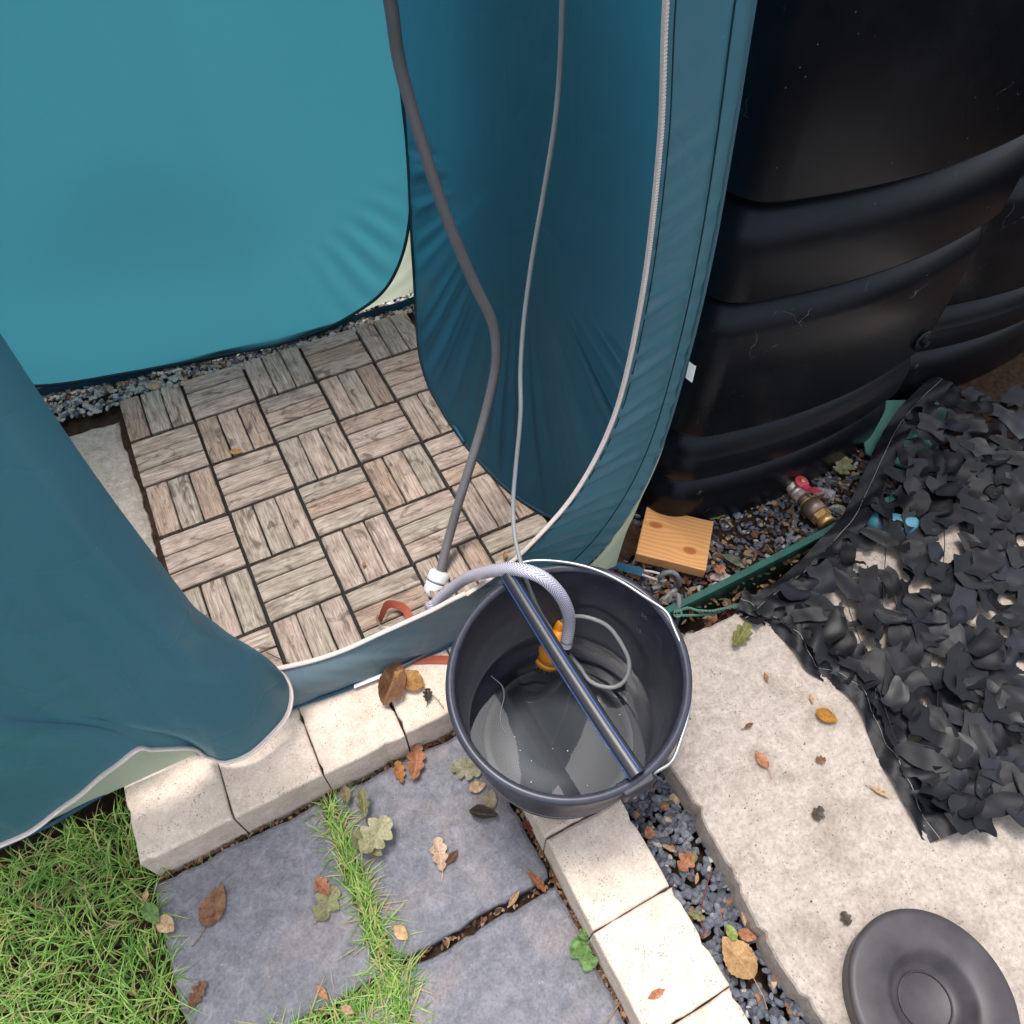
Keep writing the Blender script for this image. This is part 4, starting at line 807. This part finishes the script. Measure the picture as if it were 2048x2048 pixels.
def scrap_mesh(k):
    rs = random.Random(k + 50); a, b = rs.uniform(.021, .030), rs.uniform(.013, .018); curl = rs.uniform(-1.1, 1.1); c2 = rs.uniform(.03, .3); V = []; nu, nv = 10, 6
    for j in range(nv + 1):
        for i in range(nu + 1):
            u = i / nu * 2 - 1; v = j / nv * 2 - 1; wv = b * (1 - .18 * abs(u) ** 3 + .10 * math.sin(u * 4 + k)); x = a * u * (1 + .10 * math.sin(v * 3 + k)) + .006 * v * math.sin(k); y = wv * v + .007 * u * u * curl
            V.append((x, y, .016 * c2 * (u * .7 + .3 * v) ** 2 - .005 * curl * v * abs(v) + .0008 * math.sin(x * 160 + y * 90)))
    me = bpy.data.meshes.new('cloth_scrap'); me.from_pydata(V, [], [(j * (nu + 1) + i, j * (nu + 1) + i + 1, (j + 1) * (nu + 1) + i + 1, (j + 1) * (nu + 1) + i) for j in range(nv) for i in range(nu)])
    me.polygons.foreach_set('use_smooth', [True] * len(me.polygons)); me.materials.append((NETM, NETM3, NETM, NETM2)[k % 4]); me.update(); return me
SC = [scrap_mesh(k) for k in range(16)]
def inside(px, py, mu=46, ml=20):
    # right of the upper edge and right/above the lower edge
    xu = np.interp(py, EU[:, 1], EU[:, 0]) if py < 1226 else -1e9
    xl = np.interp(py, EL[:, 1], EL[:, 0]) if py >= 1226 else -1e9
    return px > (xu + mu if py < 1226 else xl + ml)
cand = []
step = 27
for r_, py in enumerate(range(800, 1640, 31)):
    for px in range(1440, 2060, 42):
        x_ = px + (17 if r_ % 2 else 0) + random.gauss(0, 5); y_ = py + random.gauss(0, 5)
        if inside(x_, y_, 58, 78) and random.random() < .8: cand.append((x_, y_))
hole = lambda x, y: any(((x - a) ** 2 / c ** 2 + (y - b) ** 2 / d ** 2) < 1 for a, b, c, d in ((1640, 1148, 24, 14), (1765, 1135, 40, 34), (1710, 1205, 24, 32), (1742, 1042, 42, 18), (1770, 940, 30, 46), (1715, 1275, 18, 16), (1668, 1196, 18, 12), (1778, 1290, 18, 24), (1765, 1215, 26, 16), (1720, 985, 26, 14), (1850, 1180, 30, 24), (1900, 1090, 26, 30), (1880, 1320, 24, 22), (1960, 1240, 30, 20), (1960, 1450, 26, 26)))
cand = [q for q in cand if not hole(*q)]; random.shuffle(cand); cand = cand[:290]
for x_, y_ in cand:
    p = W(x_, y_, .02); o = link_copy('cloth_scrap', random.choice(SC), NET); s_ = random.uniform(1.0, 1.5)
    o.location = (p[0], p[1], .010 + hz(p) * random.uniform(.85, 1.05)); o.rotation_euler = (random.gauss(0, .11), random.gauss(0, .11), random.choice((.3, .6, .9, 2.2)) + random.gauss(0, .35)); o.scale = (s_, s_, s_)
def sheet():
    NX, NY = 150, 190; V = []; ok = []
    for j in range(NY + 1):
        for i in range(NX + 1):
            px, py = 1450 + 680 * i / NX, 800 + 830 * j / NY; p = W(px, py, .012); x, y = p[0], p[1]
            jx, jy = px + 9 * hsh(x * 6, y * 6, 1), py + 9 * hsh(x * 6, y * 6, 5); cell = math.sin(x * 118 + 1.3 * math.sin(y * 41)) * math.sin(y * 96 + 1.1 * math.sin(x * 52))
            V.append((x, y, .003 + hz(p) * .85 + .007 * math.sin(x * 63 + y * 22 + 2 * math.sin(y * 31)) + .005 * math.sin(y * 88 - x * 35)))
            ok.append(inside(px, py, 22, 24) and not hole(jx, jy) and cell > -.62)
    f = [(a, a + 1, a + NX + 2, a + NX + 1) for j in range(NY) for i in range(NX) for a in [j * (NX + 1) + i] if ok[a] and ok[a + 1] and ok[a + NX + 2] and ok[a + NX + 1]]
    used = sorted({q for fc in f for q in fc}); m_ = {q: n for n, q in enumerate(used)}
    o = mesh('net_cloth', [V[q] for q in used], [tuple(m_[q] for q in fc) for fc in f], NETM, NET); o.modifiers.new('smooth', 'SMOOTH').iterations = 3
sheet()
nv_ = []; nf_ = []; k = 0
for c in range(0, 12, 3):                           # the net mesh that carries the scraps
    for d_ in (0, 1):
        a0 = (1560 + c * 36, 1120 + c * 10 if d_ else 860 + c * 22); a1 = (1700 + c * 30, 1420 + c * 26) if d_ else (1500 + c * 40, 1240 + c * 38)
        P = [np.array(W(a0[0] + (a1[0] - a0[0]) * t, a0[1] + (a1[1] - a0[1]) * t, .012)) + (0, 0, hz((t * 3, c)) * .6) for t in np.linspace(0, 1, 14) if inside(a0[0] + (a1[0] - a0[0]) * t, a0[1] + (a1[1] - a0[1]) * t)]
        if len(P) > 3: v, f, _ = tube_data(P, .0009, 5); nv_ += list(v); nf_ += [tuple(i + k for i in q) for q in f]; k += len(v)
nn = mesh('net_mesh', nv_, nf_, NETH, NET); nn['kind'] = 'stuff'

# ------------------------------------------------------------------ dusty black lid bottom right
LD = thing('plastic_tray', 'dusty round black plastic tray on the slab at the lower right corner', 'tray')
TRXY = (.662, -1.640); TR = .117; c = np.array((TRXY[0], TRXY[1], .03))
lathe('tray_body', [(TR - .006, -.03), (TR - .002, .0), (TR - .0005, .008), (TR, .012), (TR - .0015, .0145), (TR - .010, .016), (TR - .03, .0165), (TR - .05, .0155), (TR - .058, .011), (TR - .066, -.008), (TR - .08, -.014), (.0, -.014)], LIDM, LD, 96, center=c[:2])
lathe('raised_ring', [(.036, -.014), (.0365, -.0105), (.0375, -.0095), (.0385, -.0105), (.039, -.014)], LIDM, LD, 64, center=c[:2])
LD.location = (0, 0, c[2])

# ------------------------------------------------------------------ fallen leaves
def leaf_obj(px, py, z, L, ang, m, label, shape='ovate', fold=.0, curl=.3, wid=.5, stalk=.3, tilt=0.):
    nu, nv = 26, 10; V = []; UV = []; sd_ = px * .13
    for i in range(nu + 1):
        u = i / nu
        if shape == 'ovate': w_ = math.sin(math.pi * min(1, u ** .8)) ** .8 * (1 + .04 * math.sin(u * 60))
        elif shape == 'lance': w_ = math.sin(math.pi * u) ** 1.1
        elif shape == 'oak': w_ = math.sin(math.pi * u ** 1.15) ** .6 * (.52 + .48 * abs(math.sin(u * math.pi * 3.6 + .4 + .25 * math.sin(px))) ** .8)
        else: w_ = (math.sin(math.pi * u) ** .55) * (.52 + .48 * abs(math.sin(u * math.pi * 2.6 + .2)) ** 1.2) * 1.1
        for j in range(nv + 1):
            v = j / nv * 2 - 1; a = 1 + .07 * hsh(u * .6, v * .2, sd_)
            x = (u - .5) * L; y = v * w_ * wid * L * .5 * a
            zz_ = abs(v) * w_ * fold * L * .5 + curl * L * .10 * (v * w_) ** 2 + curl * L * .16 * (u - .5) ** 2 * 4 + .022 * L * (hsh(u * 1.0, v * .6, sd_) + .5 * hsh(u * 2.1, v * 1.1, sd_ + 3)) * 1.6
            V.append((x, y, zz_ + .002)); UV.append((u, (v + 1) / 2))
    f = [(i * (nv + 1) + j, (i + 1) * (nv + 1) + j, (i + 1) * (nv + 1) + j + 1, i * (nv + 1) + j + 1) for i in range(nu) for j in range(nv)]
    if stalk:
        sv_, sf_, _ = tube_data([(-L * .5 + L * .12, 0, .0025), (-L * .5, 0, .002), (-L * .5 - stalk * L * .6, stalk * L * .12, .002), (-L * .5 - stalk * L, stalk * L * .3, .001)], .0007, 5); k = len(V)
        V += list(sv_); UV += [(0., .5)] * len(sv_); f += [tuple(a + k for a in q) for q in sf_]
    o = mesh('fallen_leaf', V, f, m, None, uv=UV); p = W(px, py, z); o.location = (p[0], p[1], z + .001); o.rotation_euler = (tilt, 0, ang); tag(o, label, 'leaf', 'fallen leaves'); return o
SL, KT, SB_, GV = ZS, 0., 0., -.058
A = rad
leaf_obj(430, 1812, SL, .066, A(50), L_BROWN, 'large crinkled brown leaf in the middle of the left slate', 'ovate', .1, .5, .62, .45)
leaf_obj(397, 1990, SL, .040, A(40), L_BROWN, 'small curled brown leaf at the lower left edge of the left slate', 'oak', .3, .8, .6, .2)
leaf_obj(648, 1775, SL + .002, .036, A(110), L_ORANGE, 'small crumpled orange-brown leaf above the dull green one', 'oak', .3, .9, .7, .1)
leaf_obj(655, 1808, SL + .002, .058, A(35), L_OLIVE, 'dull green lobed leaf at the right edge of the left slate', 'maple', .1, .4, .7, .1)
leaf_obj(752, 1672, SL + .03, .072, A(25), m_leaf('pale_oak_leaf', (150, 148, 112), (190, 186, 150)), 'large pale green-grey lobed leaf lying on the grass tuft', 'oak', .15, .5, .8, .4)
leaf_obj(735, 1690, SL + .02, .066, A(-60), L_OLIVE, 'long olive green leaf hanging below the pale lobed leaf in the grass', 'ovate', .3, .4, .48, .1)
leaf_obj(728, 1607, SL + .02, .052, A(75), L_OLIVE, 'olive leaf standing in the grass just below the kerb', 'oak', .4, .5, .5, .2)
leaf_obj(693, 1590, SL + .015, .036, A(80), m_leaf('drab_leaf', (130, 122, 92), (160, 150, 116)), 'narrow drab leaf among the grass at the kerb foot', 'lance', .3, .4, .5, .1)
leaf_obj(880, 1710, SL, .056, A(75), m_leaf('pale_tan_leaf', (206, 172, 146), (232, 206, 184)), 'pale tan curled oak leaf in the middle of the upper slate', 'oak', .25, .7, .55, .25)
leaf_obj(905, 1716, SL, .030, A(25), L_BROWN, 'small brown leaf fragment under the pale tan oak leaf', 'lance', .4, .7, .4, .1)
leaf_obj(932, 1538, SL + .004, .062, A(-35), m_leaf('grey_green_oak', (128, 128, 104), (164, 162, 136)), 'broad grey-green oak leaf lying against the left side of the bucket', 'oak', .05, .3, .75, .0)
leaf_obj(955, 1575, SL + .004, .032, A(-10), L_TAN, 'small light tan leaf just below the grey-green oak leaf', 'ovate', .1, .3, .62, .0)
leaf_obj(980, 1601, SL + .004, .038, A(50), m_leaf('grey_tan_leaf', (150, 140, 112), (184, 174, 146)), 'small greyish oval leaf beside the foot of the bucket', 'ovate', .1, .3, .66, .0)
leaf_obj(968, 1630, SL + .004, .052, A(-35), L_DARK, 'blackened curled leaf on the slate near the bucket', 'ovate', .5, .9, .45, .0)
leaf_obj(833, 1528, SL + .004, .066, A(60), L_ORANGE, 'crumpled orange-brown leaf at the foot of the kerb left of the bucket', 'oak', .25, .9, .55, .0)
leaf_obj(800, 1546, SL + .004, .042, A(80), m_leaf('orange_bright', (168, 108, 58), (196, 140, 84)), 'small bright orange leaf beside the crumpled one at the kerb foot', 'oak', .2, .7, .55, .0)
leaf_obj(1073, 1765, SL + .002, .044, A(-75), L_ORANGE, 'narrow curled orange leaf across the joint between the slates', 'oak', .5, .8, .36, .15)
leaf_obj(1058, 1652, SL + .002, .026, A(-40), m_leaf('red_leaf', (104, 52, 46), (140, 74, 60)), 'small dark red leaf against the right kerb just below the bucket', 'maple', .2, .7, .8, .0)
leaf_obj(802, 1866, SL + .002, .034, A(-65), m_leaf('salmon_leaf', (216, 168, 124), (234, 192, 150)), 'small peach coloured leaf on the slate beside the grass', 'lance', .05, .2, .55, .0)
leaf_obj(1027, 1800, SL - .006, .034, A(25), L_TAN, 'dry tan leaf wedged in the joint between the two right slates', 'lance', .3, .4, .3, .0)
leaf_obj(334, 1850, SL + .012, .036, A(-60), L_TAN, 'tan leaf beside the green one at the left slate edge', 'ovate', .1, .3, .7, .0)
leaf_obj(305, 1828, SL + .018, .040, A(-70), L_GREEN, 'fresh green leaf at the left edge of the left slate', 'ovate', .15, .3, .6, .0)
leaf_obj(293, 1792, SL + .014, .020, A(70), L_TAN, 'tiny tan leaf in the grass above the fresh green leaf', 'lance', .1, .3, .5, .0)
leaf_obj(645, 1985, SL + .004, .030, A(-70), m_leaf('rosy_leaf', (196, 140, 106), (222, 170, 136)), 'thin pinkish leaf in the grass at the bottom of the left slate', 'lance', .2, .4, .38, .0)
leaf_obj(695, 2020, SL + .012, .024, A(-50), L_TAN, 'pale scrap of leaf in the grass at the bottom of the photo', 'lance', .2, .4, .5, .0)
leaf_obj(783, 1370, .003, .088, A(48), L_BROWN, 'large folded brown leaf on the kerb beneath the sill', 'ovate', .55, .5, .55, .0, .25)
leaf_obj(818, 1362, .006, .064, A(125), m_leaf('dull_gold_leaf', (158, 116, 66), (188, 144, 90)), 'dull golden leaf with a long stalk on the kerb', 'ovate', .15, .5, .6, .8)
leaf_obj(856, 1393, .004, .026, A(65), L_DARK, 'small dark crumpled leaf on the kerb beside the bucket', 'oak', .5, 1., .7, .3)
leaf_obj(474, 905, .004, .030, A(-15), m_leaf('deck_leaf', (186, 138, 86), (206, 160, 106)), 'small tan leaf lying across a joint of the deck', 'ovate', .1, .3, .6, .0)
leaf_obj(1010, 1112, .004, .022, A(60), L_ORANGE, 'small orange leaf on the deck just behind the bucket', 'lance', .1, .3, .45, .0)
leaf_obj(728, 1131, .003, .014, A(60), L_ORANGE, 'tiny orange leaf fragment on the middle of the deck', 'lance', .1, .3, .5, .0)
leaf_obj(1651, 1435, .003, .040, A(-55), L_GOLD, 'golden yellow leaf with brown blotches on the concrete slab', 'ovate', .2, .6, .66, .0)
leaf_obj(1522, 1520, .003, .034, A(90), L_ORANGE, 'oval orange leaf with its stalk on the concrete slab', 'ovate', .1, .3, .56, .5)
leaf_obj(1640, 1521, .003, .018, A(-30), L_BROWN, 'small three-cornered brown leaf on the slab', 'maple', .2, .6, .8, .0)
leaf_obj(1496, 1453, .003, .022, A(0), L_BROWN, 'thin brown leaf lying crosswise in the middle of the slab', 'lance', .2, .4, .35, .2)
leaf_obj(1531, 1356, .003, .022, A(70), L_ORANGE, 'narrow orange leaf on the slab, nearest the bucket handle', 'lance', .2, .4, .35, .0)
leaf_obj(1622, 1398, .003, .022, A(60), L_TAN, 'pale brown leaf flake above the golden leaf on the slab', 'lance', .1, .4, .35, .0)
leaf_obj(1635, 1628, .003, .026, A(20), L_DARK, 'dark grey scrap of leaf on the lower part of the slab', 'maple', .1, .5, .8, .0)
leaf_obj(1690, 1837, .003, .020, A(80), L_DARK, 'little dark scrap beside the round black tray on the slab', 'maple', .1, .5, .9, .0)
leaf_obj(1480, 1275, .003, .062, A(25), m_leaf('mossy_leaf', (110, 116, 64), (150, 150, 100)), 'crumpled mossy green leaf near the top edge of the slab', 'oak', .3, 1., .55, .0)
leaf_obj(1758, 1585, .003, .036, A(-60), L_TAN, 'thin pale leaf on the slab close to the net hem', 'lance', .1, .3, .25, .2)
leaf_obj(1312, 1988, -.001, .030, A(-5), L_ORANGE, 'small peach coloured leaf stuck on the lower cream kerb block', 'lance', .0, .2, .38, .0)
leaf_obj(1298, 1666, GV + .006, .022, A(70), L_ORANGE, 'rusty round leaf on the gravel at the edge of the kerb', 'ovate', .1, .5, .8, .0)
leaf_obj(1370, 1725, GV + .008, .036, A(20), L_ORANGE, 'crumpled light brown leaf on the gravel channel', 'maple', .3, .9, .8, .0)
leaf_obj(1386, 1716, GV + .01, .024, A(50), L_OLIVE, 'small olive leaf tip beside the crumpled leaf on the gravel', 'lance', .3, .7, .5, .0)
leaf_obj(1337, 1698, GV + .008, .028, A(-55), L_TAN, 'slim straw coloured leaf on the gravel above the crumpled leaf', 'lance', .2, .4, .3, .0)
leaf_obj(1474, 1915, GV + .010, .068, A(98), L_YEL, 'large ochre leaf with holes lying on the gravel channel', 'ovate', .1, .4, .74, .6)
leaf_obj(1461, 1865, GV + .016, .026, A(85), m_leaf('lime_leaf', (120, 138, 66), (160, 174, 100)), 'small lime green leaf touching the top of the ochre leaf', 'ovate', .1, .3, .66, .0)
leaf_obj(1493, 1872, GV + .014, .030, A(-45), L_ORANGE, 'small orange leaf beside the lime green leaf on the gravel', 'ovate', .2, .5, .6, .0)
leaf_obj(1486, 1838, GV + .012, .024, A(65), L_TAN, 'narrow tan leaf above the small orange one on the gravel', 'lance', .2, .4, .35, .0)
leaf_obj(1392, 1832, GV + .008, .028, A(-50), L_OLIVE, 'dull olive leaf tucked against the kerb on the gravel', 'oak', .3, .6, .6, .0)
leaf_obj(1392, 1758, GV + .008, .020, A(45), L_TAN, 'tiny curled straw leaf on the gravel beside the kerb', 'lance', .3, .4, .35, .0)
leaf_obj(1266, 1152, -.04, .036, A(-60), L_ORANGE, 'pointed light brown leaf lying beside the bucket handle', 'lance', .1, .3, .42, .6)
leaf_obj(1440, 1140, -.028, .026, A(10), L_ORANGE, 'square-looking tan leaf on the pinkish stone', 'maple', .0, .2, .9, .0)
leaf_obj(1435, 1032, -.045, .050, A(5), L_OLIVE, 'grey-green leaf between the water butt and the pine offcut', 'oak', .1, .4, .5, .0)
leaf_obj(1460, 1125, -.045, .048, A(-70), m_leaf('silver_leaf', (120, 130, 110), (160, 166, 144)), 'curled silvery green leaf beside the pine offcut', 'lance', .4, .9, .4, .0)
leaf_obj(1685, 935, -.035, .060, A(30), L_OLIVE, 'large olive leaf on the gravel between butt and net', 'maple', .1, .4, .8, .0)
leaf_obj(1452, 1207, -.07, .022, A(20), L_TAN, 'pale leaf scrap in the gap behind the green cord', 'maple', .1, .4, .8, .0)
leaf_obj(1425, 1239, -.07, .026, A(20), L_ORANGE, 'rusty leaf in the gap above the slab', 'ovate', .1, .4, .7, .0)
# twig on the gravel
o = tube('twig', spline([W(1425, 1735, GV + .012), W(1412, 1775, GV + .012), W(1404, 1810, GV + .012), W(1402, 1845, GV + .012), W(1410, 1860, GV + .014), W(1398, 1878, GV + .02)], 40), .0011, m_plain('twig_red', (110, 62, 56), .7, .2), None, 6); tag(o, 'thin reddish twig lying along the gravel channel', 'twig')
o = tube('twig', [W(1212, 2048, SL + .004), W(1246, 1995, SL + .006)], .0012, LITTER[1], None, 6); tag(o, 'short straw stalk at the foot of the right kerb', 'twig')
o = tube('twig', spline([W(533, 1305, .012), W(560, 1318, .012), W(585, 1330, .012)], 10), .001, m_plain('dark_twig', (80, 60, 52), .8, .2), None, 5); tag(o, 'dark twig on the deck near the door flap', 'twig')
# weed in the joint
wd = thing('weed', 'small green weed growing between slate and right kerb', 'plant')
for k, (px, py, s_, an) in enumerate([(1160, 1885, .028, 60), (1152, 1900, .026, 130), (1172, 1912, .028, -20), (1178, 1925, .026, -80), (1168, 1870, .018, 100)]):
    V = [(0, 0, .003)]; n = 22
    for i in range(n): th = 2 * math.pi * i / n; r = s_ * .5 * (1 + .10 * math.cos(5 * th)) * (1 - .35 * math.exp(-((math.atan2(math.sin(th), math.cos(th))) / .3) ** 2)); V.append((r * math.cos(th), r * math.sin(th), .003 + .003 * math.sin(3 * th)))
    UVs = [(.5, .5)] + [(.5 + .5 * math.cos(2 * math.pi * i / n), .5 + .5 * math.sin(2 * math.pi * i / n)) for i in range(n)]
    lf = mesh('leaf', V, [(0, 1 + i, 1 + (i + 1) % n) for i in range(n)], L_GREEN, wd, uv=UVs); p = W(px, py, ZS + .012); lf.location = (p[0], p[1], ZS + .006 + .003 * k); lf.rotation_euler = (random.gauss(0, .2), random.gauss(0, .2), rad(an))
    tube('stalk', [(.2815, W(1175, 1890, ZS)[1], ZS - .01), (p[0], p[1], ZS + .008 + .003 * k)], .0008, L_GREEN, wd, 5)
# seeds / grit lying on the slab and kerb
V = []; Fc = []; k = 0
for _ in range(60):
    x, y = rng.uniform(.56, 1.1), rng.uniform(-1.5, -1.02); s_ = rng.uniform(.0008, .0022); v = chip(s_, .6) @ rotm().T + np.array((x, y, .001)); V.append(v); Fc += [(a + k, b + k, c_ + k) for a, b, c_ in IF]; k += len(v)
o = mesh('grit', np.vstack(V), Fc, LITTER[3]); tag(o, 'dark grit and seeds scattered on the concrete slab', 'grit', kind='stuff')
bpy.context.view_layer.update()
